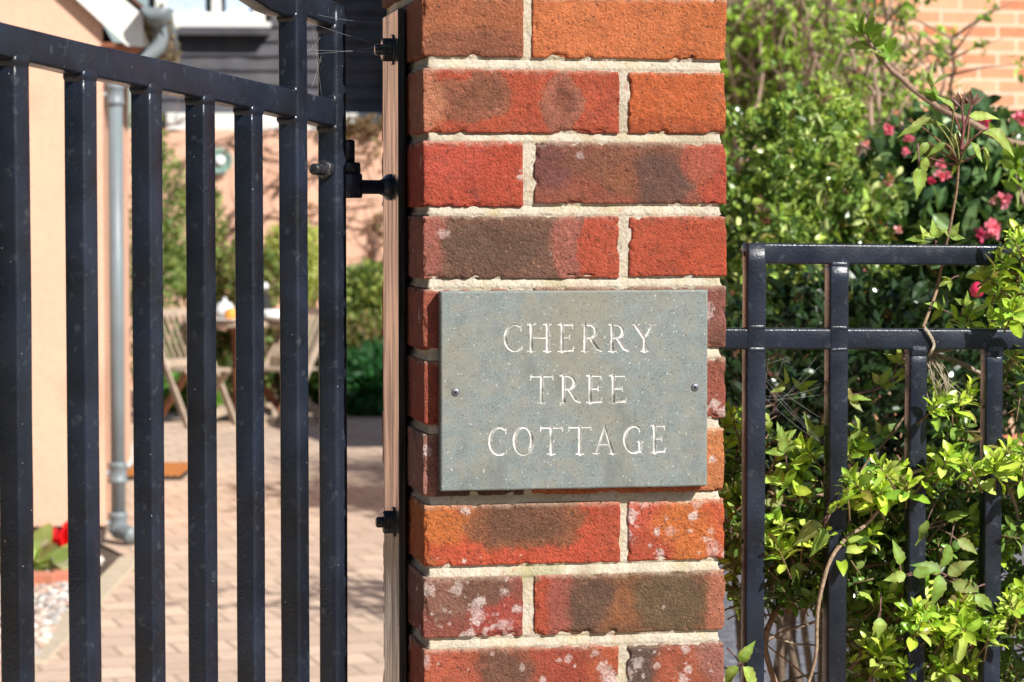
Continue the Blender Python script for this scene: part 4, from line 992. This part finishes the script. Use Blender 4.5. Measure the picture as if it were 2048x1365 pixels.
def pebble(m, c, s, colr, r_):
    a = r_.normal(size=(8, 3)); t_ = (1+5**.5)/2
    V = norm(np.array([(-1, t_, 0), (1, t_, 0), (-1, -t_, 0), (1, -t_, 0), (0, -1, t_), (0, 1, t_), (0, -1, -t_), (0, 1, -t_), (t_, 0, -1), (t_, 0, 1), (-t_, 0, -1), (-t_, 0, 1)], float))
    Fc = [(0, 11, 5), (0, 5, 1), (0, 1, 7), (0, 7, 10), (0, 10, 11), (1, 5, 9), (5, 11, 4), (11, 10, 2), (10, 7, 6), (7, 1, 8), (3, 9, 4), (3, 4, 2), (3, 2, 6), (3, 6, 8), (3, 8, 9), (4, 9, 5), (2, 4, 11), (6, 2, 10), (8, 6, 7), (9, 8, 1)]
    V = V*(1+.18*r_.normal(size=(12, 1)))*s*np.array([1, .8, .55]); a_ = r_.random()*6.28; c_, s_ = cos(a_), sin(a_); V = V@np.array([[c_, -s_, 0], [s_, c_, 0], [0, 0, 1]]); m.add(V+c, Fc, colr)
for k in range(1500):
    a, b = r6.random(2); p = (tri[0]*(1-a)+tri[1]*a)*(1-b)+(tri[3]*(1-a)+tri[2]*a)*b; p = p.copy(); p[2] = .008+.012*r6.random()
    pebble(pm, p, .016+.018*r6.random(), [(.62, .5, .4), (.5, .4, .34), (.72, .66, .6), (.45, .3, .24), (.36, .34, .32)][r6.integers(5)], r6)
o = pm.build('pebbles', M_pebble, None, True, True); tag(o, 'bed of cream and pink pebbles beside the driveway edge', 'pebbles', kind='stuff')
ka, kb = at_z(62, 1330), at_z(262, 1118); dk = norm(kb-ka); m = MB()
m.box((0, -.05, -.005), (np.linalg.norm(kb-ka)+.0, .05, .012), M=mat4((ka[0], ka[1], 0), dk, np.array([-dk[1], dk[0], 0])), bev=.004); o = m.build('kerb_strip', mat('pale_kerb', base=tuple(lin(205, 190, 165)), rough=.9, noise=[(20, .1, 4)])); o['kind'] = 'structure'

# ================================================================ PALE BRICK HOUSE at the right
hd = 13.6; hl = at_d(1648, 432, hd); hr = at_d(2400, 432, hd+.55); hl[2] = 0; hr[2] = 0; HU = norm(hr-hl); HV = np.array([-HU[1], HU[0], 0]); HM = mat4(hl, HU, HV)
house = thing('brick_house', 'sunlit pale orange brick house wall at the upper right, beyond the shrubs', 'house')
M_hb = bricky('pale_orange_brick', tuple(lin(240, 184, 146)), tuple(lin(218, 132, 94)), tuple(lin(238, 204, 174)), .225, .075, .010, rot=(R(90), 0, 0))
HLn = 8.
Vh = [(0, 0, 0), (HLn, 0, 0), (HLn, 0, 3), (0, 0, 3), (0, 2.2, 0), (HLn, 2.2, 0), (HLn, 2.2, 3), (0, 2.2, 3)]
o = mesh('wall', Vh, [(0, 1, 2, 3), (1, 5, 6, 2), (5, 4, 7, 6), (4, 0, 3, 7)], M_hb, house, False); o.matrix_world = Matrix(HM.tolist())
m = MB(); V = np.array([(-.1, -.15, 2.98), (HLn+.3, -.15, 2.98), (HLn+.3, 1.1, 3.3), (-.1, 1.1, 3.3), (-.1, 2.4, 2.98), (HLn+.3, 2.4, 2.98)]); V = (HM[:3, :3] @ V.T).T+HM[:3, 3]
m.add(np.r_[V, V+[0, 0, .12]], [(0, 1, 2, 3), (3, 2, 5, 4), (9, 8, 7, 6), (10, 11, 8, 9), (0, 6, 7, 1), (1, 7, 8, 2), (2, 8, 11, 5), (4, 10, 9, 3), (3, 9, 6, 0), (5, 11, 10, 4)]); m.build('roof', M_roof, house)

# ================================================================ SHRUBS at the right, behind the fence
def twiggy(name, label, u0, u1, vb, D, hpx, n, seed, leafn, lsz, palette, twcol=(.26, .18, .13), cat='shrub'):
    t = thing(name, label, cat); r_ = np.random.default_rng(seed); m = MB(); k = D/F; P = []
    for q in range(n):
        u = u0+(u1-u0)*r_.random(); b = at_d(u, vb, D+r_.normal()*.35); top = at_d(u+r_.normal()*70, vb-hpx*(.55+.5*r_.random()), D+r_.normal()*.4)
        pts = wiggle([b, b*.6+top*.4+r_.normal(size=3)*.05, top], 8, .04, q+seed); m.tube(pts, [.011, .007, .003], 5, col=np.array(twcol)*(.7+.7*r_.random()))
        for w_ in range(10):
            i = r_.integers(3, len(pts)); d = norm(r_.normal(size=3)+[0, 0, .5])*(.12+.2*r_.random()); e = pts[i]+d
            m.tube([pts[i], pts[i]+d*.5+[0, 0, .01], e], [.005, .003, .0015], 4, col=np.array(twcol)*(.7+.8*r_.random())); P += [e, pts[i]+d*.6]
        P += list(pts[6:])
    m.build('stems', M_bark, t, True, True); P = np.array(P); P = P[r_.integers(0, len(P), leafn//5)]
    fo = Foliage(); PP = np.repeat(P, 5, 0)+r_.normal(size=(len(P)*5, 3))*.012; nn_ = len(PP)
    fo.add(leaves(PP, rdir(nn_, .4), rdir(nn_, .6), lsz*(.6+.8*rng.random(nn_)), 'oval', pal(palette, nn_), wid=1.1)); fo.build('foliage', M_leaf, t, False)
    return t
twiggy('deciduous_shrub', 'tall twiggy shrub with fresh light green leaves, right of the top of the pier', 1470, 1650, 330, 11.3, 420, 80, 31, 4800, .044, [(.34, .52, .07), (.44, .58, .10), (.24, .42, .06)])
twiggy('deciduous_shrub', 'sparse light green branches in front of the pale brick house', 1640, 1840, 330, 8.2, 380, 16, 32, 1100, .034, [(.34, .50, .08), (.40, .54, .12), (.16, .28, .06)])
twiggy('bare_shrub', 'bare brown twiggy shrub deep behind the light green shrub', 1450, 1690, 380, 12.6, 470, 120, 33, 900, .03, BROWNL, (.20, .14, .13))
def shrub_at(name, label, u, v, D, ru, rv, rd, n, size, kind, palette, seed, **kw): return bush(name, label, u, v, D, ru, rv, rd, n, size, kind, palette, seed, **kw)
SUN2 = [(.44, .55, .10), (.56, .62, .24), (.30, .42, .07), (.20, .30, .05)]
shrub_at('evergreen_shrub', 'dense small leaved evergreen shrub with sunlit pale leaves, right of the pier above the fence', 1560, 470, 5.4, 225, 270, .35, 9500, .027, 'oval', SUN2+[SUN2[1]]+MID+MID+DARK, 41, thr=.10, mt=M_leafd, clump=4)
shrub_at('evergreen_shrub', 'pale green spire of small leaves rising above the evergreen shrub', 1655, 260, 5.5, 45, 100, .15, 1100, .020, 'oval', SUN2, 42, thr=-.35)
cam_ = shrub_at('camellia_bush', 'glossy dark camellia bush with pink flowers in front of the brick house', 1930, 520, 5.6, 240, 290, .35, 5200, .058, 'oval', [(.07, .14, .045), (.12, .21, .07), (.05, .10, .04), (.20, .30, .12)], 43, thr=-.35, mt=M_leafd)
STEMS = 3
shrub_at('dark_hedge', 'hedge close behind the fence, shade put into its dark green leaves', 1700, 840, 4.7, 420, 300, .28, 5000, .035, 'oval', [(.018, .04, .012), (.03, .06, .018), (.02, .035, .012)], 44, thr=-.05, mt=M_leafd)  # leaf greens set extra dark to carry the shade behind the fence
shrub_at('dark_hedge', 'dark green hedge at the far right behind the fence', 2420, 850, 5.0, 330, 420, .35, 7000, .04, 'oval', DARK+MID, 45, thr=-.3, mt=M_leafd)
def blossom(u, v, D, s, colr, seed, bud=False):
    c = at_d(u, v, D); r_ = np.random.default_rng(seed); fo = Foliage(); n = 10 if bud else 26
    d = norm(r_.normal(size=(n, 3))+(-FH*(.4 if bud else 1.0))+np.array([0, 0, .3])); nm = norm(-d+r_.normal(size=(n, 3))*.3-FH)
    fo.add(leaves(c+d*s*.12, d, nm, s*(.33+.15*r_.random(n)), 'round', np.array(colr)*(.75+.5*r_.random((n, 1))), curl=-.5, fold=-.3)); fo.build('flower', M_petal, cam_)
PK = (.86, .27, .34); PK2 = (.88, .48, .44); RD = (.75, .08, .2)
for k, (u, v, s, c_) in enumerate([(1775, 262, .030, PK), (1816, 280, .026, PK), (1732, 290, .02, PK2), (1970, 245, .03, RD), (2040, 240, .035, PK), (1812, 304, .02, PK), (1882, 330, .024, PK), (1880, 352, .026, PK),
    (1775, 360, .030, PK2), (1862, 364, .022, RD), (1895, 350, .02, PK), (1990, 405, .036, PK2), (2008, 400, .034, PK), (1762, 450, .026, RD), (1795, 462, .022, PK2), (1985, 465, .050, PK), (1960, 470, .03, RD), (1945, 470, .022, PK2), (1730, 545, .02, PK2), (1995, 555, .024, PK)]):
    blossom(u, v, 5.2+.05*(k % 3), s, c_, 60+k)
c = at_d(1954, 581, 4.2); m = MB(); m.lathe([(.002, -.012), (.009, -.009), (.0125, 0), (.010, .008), (.004, .013), (0, .014)], c=c, k=20); o = m.build('bud', mat('pink_bud', base=(.72, .03, .10), rough=.4), cam_, True); tag(o, 'round crimson pink camellia bud')

# arching branch with a fresh tip, half way to the shrubs
ab = thing('arching_branch', 'brown arching branch with fresh leaves at its tip before the pale brick house', 'branch'); m = MB()
pa = wiggle([at_d(u, v, 3.9) for u, v in ((2300, 330), (2048, 292), (1960, 258), (1872, 212), (1810, 165), (1765, 122), (1728, 70))], 8, .004, 3); m.tube(pa, [.0062, .0055, .0045, .0028], 7, col=(.30, .20, .14))
pb_ = wiggle([at_d(u, v, 3.9) for u, v in ((2080, 470), (2045, 395), (2032, 345))], 6, .003, 4); m.tube(pb_, [.005, .003], 6, col=(.30, .22, .17))
m.build('stem', M_bark, ab, True, True); fo = Foliage()
for (u, v, n, s_) in ((1728, 70, 9, .05), (1745, 95, 7, .045), (1772, 128, 6, .036), (1778, 110, 4, .04), (1875, 200, 7, .038), (1870, 170, 3, .04), (2032, 345, 10, .05), (2020, 325, 8, .045), (2045, 380, 6, .045), (2000, 282, 5, .035)):
    c = at_d(u, v, 3.9); d = norm(rng.normal(size=(n, 3))*[.8, .5, .7]+[-.25, -.1, .7]); fo.add(leaves(np.tile(c, (n, 1)), d, rdir(n, .6), s_*(.6+.5*rng.random(n)), 'lance', pal(CLEM+[FRESH[2]], n), wid=1.3))
fo.build('foliage', M_leaf, ab)

# ================================================================ VINES AND SHOOTS in the fence
Ybk = FY+.10
vine = thing('clematis_vine', 'clematis vine with toothed leaves scrambling through the black fence', 'climbing plant')
m = MB(); r7 = np.random.default_rng(77)
def vstem(pts, w_px, yo, colr=(.24, .15, .10), amp=.0015, seed=0, mm=m):
    """pts in picture pixels, yo = y offsets from the fence front"""
    yo = np.broadcast_to(yo, (len(pts),)); P3 = [at_y(u, v, FY+y) for (u, v), y in zip(pts, yo)]
    r0 = w_px/2/F*2.68; p = wiggle(P3, 10, amp, seed); mm.tube(p, [r0, r0*.95, r0*.75], 7, col=np.array(colr)*(.85+.3*r7.random())); return p
BR = (.27, .18, .11); PUR = (.20, .11, .10)
sA = vstem([(1846, 655), (1870, 590), (1882, 540), (1897, 470), (1912, 390), (1918, 325)], 7, [-.004, .03, .04, .03, .02, .01], BR)
vstem([(1860, 660), (1850, 760), (1790, 860), (1720, 950), (1690, 1075)], 5, [.03, .05, .05, .04, .03], BR, seed=3)
vstem([(1690, 1078), (1655, 1130), (1636, 1220), (1632, 1310), (1612, 1380)], 9, [-.006, -.012, -.014, -.012, -.01], (.34, .24, .16), .003, 4)
vstem([(1692, 1076), (1745, 1040), (1800, 960), (1860, 938), (1900, 950)], 8, [-.006, .0, -.005, -.008, .04], (.36, .26, .18), .003, 5)
vstem([(1845, 940), (1900, 955), (1985, 965), (2048, 968), (2100, 975)], 10, [-.006, .05, .06, .02, .0], (.34, .22, .16), .003, 6)
vstem([(1460, 1060), (1560, 1120), (1690, 1135), (1790, 1125), (1900, 1090), (2048, 1030)], 9, .06, (.16, .09, .06), .004, 7)
vstem([(1535, 985), (1600, 1000), (1680, 985), (1780, 975)], 8, .05, (.30, .20, .14), .003, 8)
vstem([(1560, 900), (1540, 960), (1560, 1020), (1550, 1100)], 6, .06, BR, .003, 9)
vstem([(1850, 705), (1900, 720), (1960, 748), (2048, 800)], 11, .09, (.36, .28, .22), .003, 10)
vstem([(1700, 790), (1760, 775), (1800, 745), (1810, 705)], 6, .06, PUR, .003, 11)
vstem([(1560, 1380), (1530, 1290), (1560, 1210), (1640, 1160)], 13, .10, (.30, .20, .13), .004, 12)
vstem([(1480, 1330), (1560, 1270), (1640, 1240), (1760, 1200)], 7, .11, (.36, .26, .18), .004, 13)
vstem([(1700, 1340), (1760, 1260), (1800, 1200), (1830, 1120), (1880, 1050), (1960, 1020)], 8, .05, (.30, .18, .12), .004, 14)
vstem([(1740, 1380), (1745, 1300), (1800, 1230), (1900, 1200)], 14, .13, (.42, .34, .26), .004, 15)
vstem([(1900, 1380), (1850, 1330), (1780, 1250), (1750, 1230)], 20, .14, (.45, .40, .30), .004, 16)
vstem([(2010, 960), (2030, 1010), (2040, 1060), (2060, 1120)], 9, .03, (.34, .24, .17), .003, 17)
vstem([(1640, 1380), (1670, 1330), (1760, 1310), (1860, 1330)], 6, .08, (.34, .26, .18), .005, 18)
vstem([(1480, 1240), (1600, 1290), (1700, 1280)], 5, .13, (.40, .32, .22), .006, 19)
vstem([(1990, 640), (1960, 672), (1900, 700), (1860, 705)], 8, [.05, .04, .04, .03], (.30, .22, .17), .002, 20)
for k in range(26):
    u = 1450+600*r7.random(); v = 1120+260*r7.random(); a = r7.random()*3.1; L_ = 60+120*r7.random()
    vstem([(u, v), (u+L_*.5*cos(a)+15*r7.normal(), v-L_*.5*sin(a)), (u+L_*cos(a), v-L_*sin(a))], 3.5+3*r7.random(), .08+.25*r7.random(), (.34*(.6+.6*r7.random()), .24, .16), .004, 30+k)
# leafless crown at the top of the tall stem with young leaves
top = at_y(1918, 325, FY+.01); fo = Foliage()
def toothed(c, dirs, s, yaw_n=None, palette=CLEM, wid=.85):
    n = len(dirs); nm = norm(np.tile(-FH*1.0+np.array([.25, 0, .75]), (n, 1))+rng.normal(size=(n, 3))*.35); fo.add(leaves(np.tile(c, (n, 1)) if np.ndim(c) == 1 else c, dirs, nm, s, 'tooth', pal(palette, n, .1), curl=.35, fold=.3, wid=wid))
def trif(u, v, s, ang, yo, palette=CLEM, side=True, st=None):
    """three toothed leaflets on a leaf stalk; ang = direction in the picture, degrees, 90 up"""
    c = at_y(u, v, FY+yo); s *= 2.7/F
    ds = []
    for a in ((ang,) if not side else (ang, ang+62+8*r7.normal(), ang-62+8*r7.normal())): ds.append(RT*cos(R(a))+np.array([0, 0, 1])*sin(R(a))-FH*(.15+.35*r7.random()))
    toothed(c, np.array(ds), s*np.array([1, .85, .85])[:len(ds)], palette=palette)
    e = c-(RT*cos(R(ang))+np.array([0, 0, 1])*sin(R(ang)))*s*.8+FH*.01
    m.tube([c, (c+e)/2+[0, 0, .001], e], [.0009, .0009, .0012], 5, col=PUR)
for (a, L_, s, n) in ((88, 115, .0, 0), (78, 120, 0, 0), (98, 105, 0, 0)):
    e = top+(RT*cos(R(a))+np.array([0, 0, 1])*sin(R(a)))*L_*2.7/F; m.tube(wiggle([top, (top+e)/2+r7.normal(size=3)*.004, e], 5, .001), [.0016, .0011], 6, col=(.20, .07, .07))
    d = norm(np.array([RT*cos(R(a+q))+np.array([0, 0, 1])*sin(R(a+q)) for q in (-42, -15, 18, 45)])); fo.add(leaves(np.tile(e, (4, 1)), d, np.tile(-FH, (4, 1))+rng.normal(size=(4, 3))*.3, .018, 'lance', np.tile((.15, .075, .05), (4, 1)), wid=.9))
for (du, dv, s, ang) in ((-55, -90, 62, 200), (-30, -75, 58, 170), (-60, -40, 52, 225), (-65, -10, 60, 250), (20, -92, 60, 5), (45, -62, 56, -20), (60, -68, 74, -35), (25, -40, 48, -60), (-10, -105, 48, 130), (-2, -60, 50, 250), (50, -30, 50, -75), (-75, -72, 56, 195), (-5, 2, 28, 250), (-28, -38, 44, 210)):
    c = at_y(1918+du, 325+dv, FY+.01+.03*r7.normal()); d = RT*cos(R(ang))+np.array([0, 0, 1])*sin(R(ang))-FH*.3; toothed(c, np.array([d]), s*2.7/F, wid=.62)
    m.tube(wiggle([top-[0, 0, .003*r7.random()], (top+c)/2+r7.normal(size=3)*.003, c], 4, .0008), [.0014, .0009], 5, col=(.24, .13, .08) if r7.random() < .5 else (.22, .24, .08))
for (u, v, s, ang, yo) in ((1838, 335, 62, 270, .0), (1870, 475, 42, 100, .03), (1900, 475, 44, 60, .03), (1850, 480, 46, 170, .03), (1640, 1045, 66, 215, -.02), (1660, 1030, 46, 70, -.02), (1648, 1055, 66, 255, -.02), (1570, 905, 58, 100, .03), (1560, 880, 48, 30, .04), (1575, 880, 40, 160, .04),
    (1620, 870, 60, 25, .03), (1800, 1130, 54, 100, -.02), (1812, 1150, 48, 190, -.02), (1826, 1150, 50, 20, -.02), (1880, 1145, 60, 150, -.015), (1896, 1150, 60, 40, -.015), (1880, 1150, 66, 265, -.015), (1905, 1165, 56, -20, -.01), (1935, 1185, 52, 200, -.01), (1950, 1190, 58, -40, -.01), (1930, 1180, 36, 60, -.01),
    (1855, 1040, 60, 240, .0), (1850, 1060, 56, 190, .01), (1900, 1090, 62, 255, -.01), (1915, 1080, 50, -30, .0), (1890, 1040, 54, 25, .02), (1940, 1030, 50, 20, .03), (1820, 1010, 44, 250, .03), (1760, 1235, 60, 265, .0), (1750, 1260, 54, 250, .0), (1480, 1325, 50, 60, -.01), (1476, 1332, 54, 225, -.01), (1486, 1335, 60, -50, -.01),
    (1600, 780, 46, 45, .05), (1570, 770, 46, 140, .05), (1700, 800, 48, 20, .05), (1760, 770, 50, 60, .06), (1795, 725, 46, 80, .05), (1720, 860, 46, 150, .06), (1760, 870, 50, 40, .06), (1810, 740, 40, 250, .05), (1885, 620, 50, 150, .10), (1930, 610, 36, 75, .10), (1900, 560, 34, 200, .12), (1560, 1010, 52, 160, .04), (1590, 1130, 46, 300, .04), (1660, 870, 48, -10, .05), (1540, 840, 40, 200, .06)):
    if yo >= .03: trif(u, v, s*.85, ang, yo)
    else: trif(u, v, s, ang, yo, side=False)
fo.build('foliage', M_leaf, vine)
m.build('stems', M_bark, vine, True, True)
# twine
tw = MB(); p = wiggle([at_y(1848, 655, FY-.002), at_y(1858, 668, FY-.004), at_y(1868, 690, FY-.003), at_y(1862, 705, FY-.002), at_y(1855, 712, FY+.02)], 8, .0008); 
for k in range(3):
    t_ = np.linspace(0, 30, len(p)); tw.tube(p+np.c_[np.cos(t_+k*2.1), 0*t_, np.sin(t_+k*2.1)]*.0012, .0009, 5)
for k in range(24):
    a = at_y(1862+6*r7.normal(), 715, FY+.02); e = a+np.array([.014*r7.normal()+.015, .01*r7.normal(), -.03-.04*r7.random()]); tw.tube(wiggle([a, (a+e)/2+r7.normal(size=3)*.006, e], 5, .002, k), .0004, 4)
o = tw.build('garden_twine', mat('jute_twine', base=(.42, .36, .25), rough=1), None, True); tag(o, 'frayed jute twine tying the stem to the middle rail of the fence', 'twine')
hs = MB()
for k, u in enumerate((1698, 1708)):
    hs.tube(wiggle([at_y(u, 850, FY+.25), at_y(u+22, 885, FY+.25), at_y(u+34-k*6, 945, FY+.26), at_y(u+40-k*10, 1100, FY+.3), at_y(u-10, 1400, FY+.35)], 8, .002, k), .0022, 8)
o = hs.build('garden_hose', mat('green_hose', base=(.05, .22, .16), rough=.4), None, True); tag(o, 'thin teal green garden hose hanging behind the fence', 'hose')

# privet like shoots: rosettes of bright leaves on small dark older leaves
def shoot(fo_, m_, c, ax, n, s, palette, kind='oval', spread=.012):
    ax = norm(np.array(ax, float)); t = np.linspace(0, 1, n); a = np.arange(n)*2.4+r7.random()*6
    e1 = norm(np.cross(ax, (.3, 1, .2))); e2 = np.cross(ax, e1)
    el = R(15)+t*R(62)
    d = (np.cos(a)*np.cos(el))[:, None]*e1+(np.sin(a)*np.cos(el))[:, None]*e2+np.sin(el)[:, None]*ax
    P_ = c+ax*(t[:, None]-.5)*spread*2; nm = norm(ax-d*(d@ax)[:, None]+.2*r7.normal(size=(n, 3)))
    fo_.add(leaves(P_, d, nm, s*(1.05-.45*t)*(.8+.4*r7.random(n)), kind, pal(palette, n, .12), fold=.45, curl=.3, wid=.95))
    m_.tube([c-ax*spread*2.6, c+ax*spread], [.0012, .0008], 5, col=(.20, .14, .07))
def privet(label, name, spec, old, seed, yb=.0):
    t = thing(name, label, 'shrub'); f1 = Foliage(); mm = MB(); r_ = np.random.default_rng(seed)
    for (u, v, ru, rv, n, yo) in spec:
        for k in range(n):
            uu = u+ru*r_.uniform(-1, 1); vv = v+rv*r_.uniform(-1, 1)*(1-abs(uu-u)/ru*.5); c = at_y(uu, vv, FY+yo+.025*r_.normal())
            ax = np.array([r_.normal()*.55, -.45+.3*r_.normal(), .8]); shoot(f1, mm, c, ax, r_.integers(8, 13), .0245*(.75+.45*r_.random()), FRESH)
    for (u, v, ru, rv, n, yo, yr) in old:
        for k in range(n):
            a = r_.random()*6.28; q = r_.random()**.5; c = at_y(u+ru*q*cos(a), v+rv*q*sin(a), FY+yo+yr*r_.random())
            ax = r_.normal(size=3)+[0, -.5, .5]; shoot(f1, mm, c, ax, 6, .0165*(.7+.6*r_.random()), DARK+MID+MID+([FRESH[0], FRESH[2]] if r_.random() < .4 else []), 'round' if r_.random() < .5 else 'oval', .010)
    f1.build('foliage', M_leafd, t); mm.build('stems', M_bark, t, True, True); return t
privet('bright yellow green shrub shoots bursting through the middle of the fence', 'hedge_shrub', [(1770, 970, 80, 35, 15, -.015), (1700, 990, 40, 30, 5, .0), (1920, 935, 70, 35, 11, -.01), (1990, 1260, 30, 20, 3, -.01), (1890, 1245, 80, 30, 12, -.01), (1935, 1230, 30, 30, 5, -.015), (1890, 800, 45, 25, 6, .01), (1640, 930, 40, 35, 5, .05), (1720, 900, 28, 22, 3, .05), (1770, 1310, 35, 30, 4, .05), (1600, 1090, 50, 50, 8, .04), (1560, 950, 40, 30, 5, .05), (1800, 1190, 60, 30, 5, .04), (1860, 1330, 90, 25, 7, .03), (1700, 1080, 70, 40, 6, .04), (1950, 1100, 60, 50, 6, .05), (1760, 1300, 40, 30, 4, .03)],
       [(1700, 1060, 260, 90, 230, .03, .16), (1600, 1100, 140, 100, 130, .04, .14), (1850, 1040, 200, 120, 190, .04, .18), (1850, 1230, 200, 110, 220, .05, .18), (1800, 1150, 250, 70, 130, .05, .2), (1560, 1180, 110, 50, 50, .05, .1), (1860, 1340, 190, 50, 90, .06, .16), (1910, 880, 22, 70, 14, .0, .02), (1500, 1000, 60, 180, 26, .1, .12), (1830, 1320, 150, 60, 36, .08, .14)], 101)
privet('bright shoots of a small leaved shrub at the right edge, overlapping the fence rails', 'hedge_shrub', [(2020, 590, 45, 45, 9, .0), (1950, 640, 40, 20, 4, .02), (2040, 500, 22, 25, 4, -.03), (2000, 530, 14, 14, 2, -.03), (2035, 930, 28, 45, 6, -.01), (2040, 1210, 25, 40, 5, -.01), (2045, 700, 20, 25, 2, .03)],
       [(2040, 1000, 50, 120, 50, .0, .12), (2040, 1250, 55, 120, 50, .02, .14), (2035, 540, 25, 30, 12, -.02, .05), (2030, 760, 30, 60, 14, .04, .1)], 102)
privet('sunlit shoots of a shrub in the gap between pier and fence', 'hedge_shrub', [(1470, 1050, 25, 90, 8, .12), (1465, 880, 20, 60, 5, .14), (1545, 1080, 40, 60, 5, .07)], [(1480, 960, 40, 150, 30, .12, .2)], 103)

privet('loose leafy shrub growing through the fence beyond the right edge', 'hedge_shrub', [(2200, 950, 90, 60, 12, -.0), (2330, 1150, 80, 90, 12, .0), (2180, 1280, 60, 40, 6, .0)], [(2220, 1050, 160, 160, 120, .03, .16), (2300, 1270, 150, 90, 60, .04, .16)], 104)
# ================================================================ the other side of the road: unseen hedge added to darken reflections in the paint
hg = thing('added_roadside_hedge', 'clipped green hedge added unseen across the road to darken the paint reflections', 'hedge'); fo = Foliage()
m = MB(); hx = [(-7.5, 6), (-7.5, -6), (-4, -9.5), (5, -10.5)]
for (a, b) in zip(hx[:-1], hx[1:]):
    a = np.array([*a, 0.]); b = np.array([*b, 0.]); L_ = np.linalg.norm(b-a); d = (b-a)/L_; nn2 = np.array([-d[1], d[0], 0]); m.box((0, -.5, 0), (L_, .5, 2.5), M=mat4(a, d, nn2))
    n = 1800; P_ = a+d*(L_*rng.random((n, 1)))+nn2*rng.choice([-.52, .52], (n, 1))+np.array([0, 0, 2.6])*rng.random((n, 1)); fo.add(leaves(P_, rdir(n, .3), rdir(n, .5), .10, 'oval', pal(MID+DARK, n)))
m.build('hedge_core', mat('hedge_green', base=(.03, .05, .02), rough=.9, noise=[(9, .5, 4)]), hg); fo.build('foliage', M_leaf, hg)
sheet('road', [(-6.5, -9.4), (30, -12), (30, -5.2), (-6.5, -5.2)], -.006, mat('asphalt', base=(.055, .055, .058), rough=.9, noise=[(200, .3, 3)]))
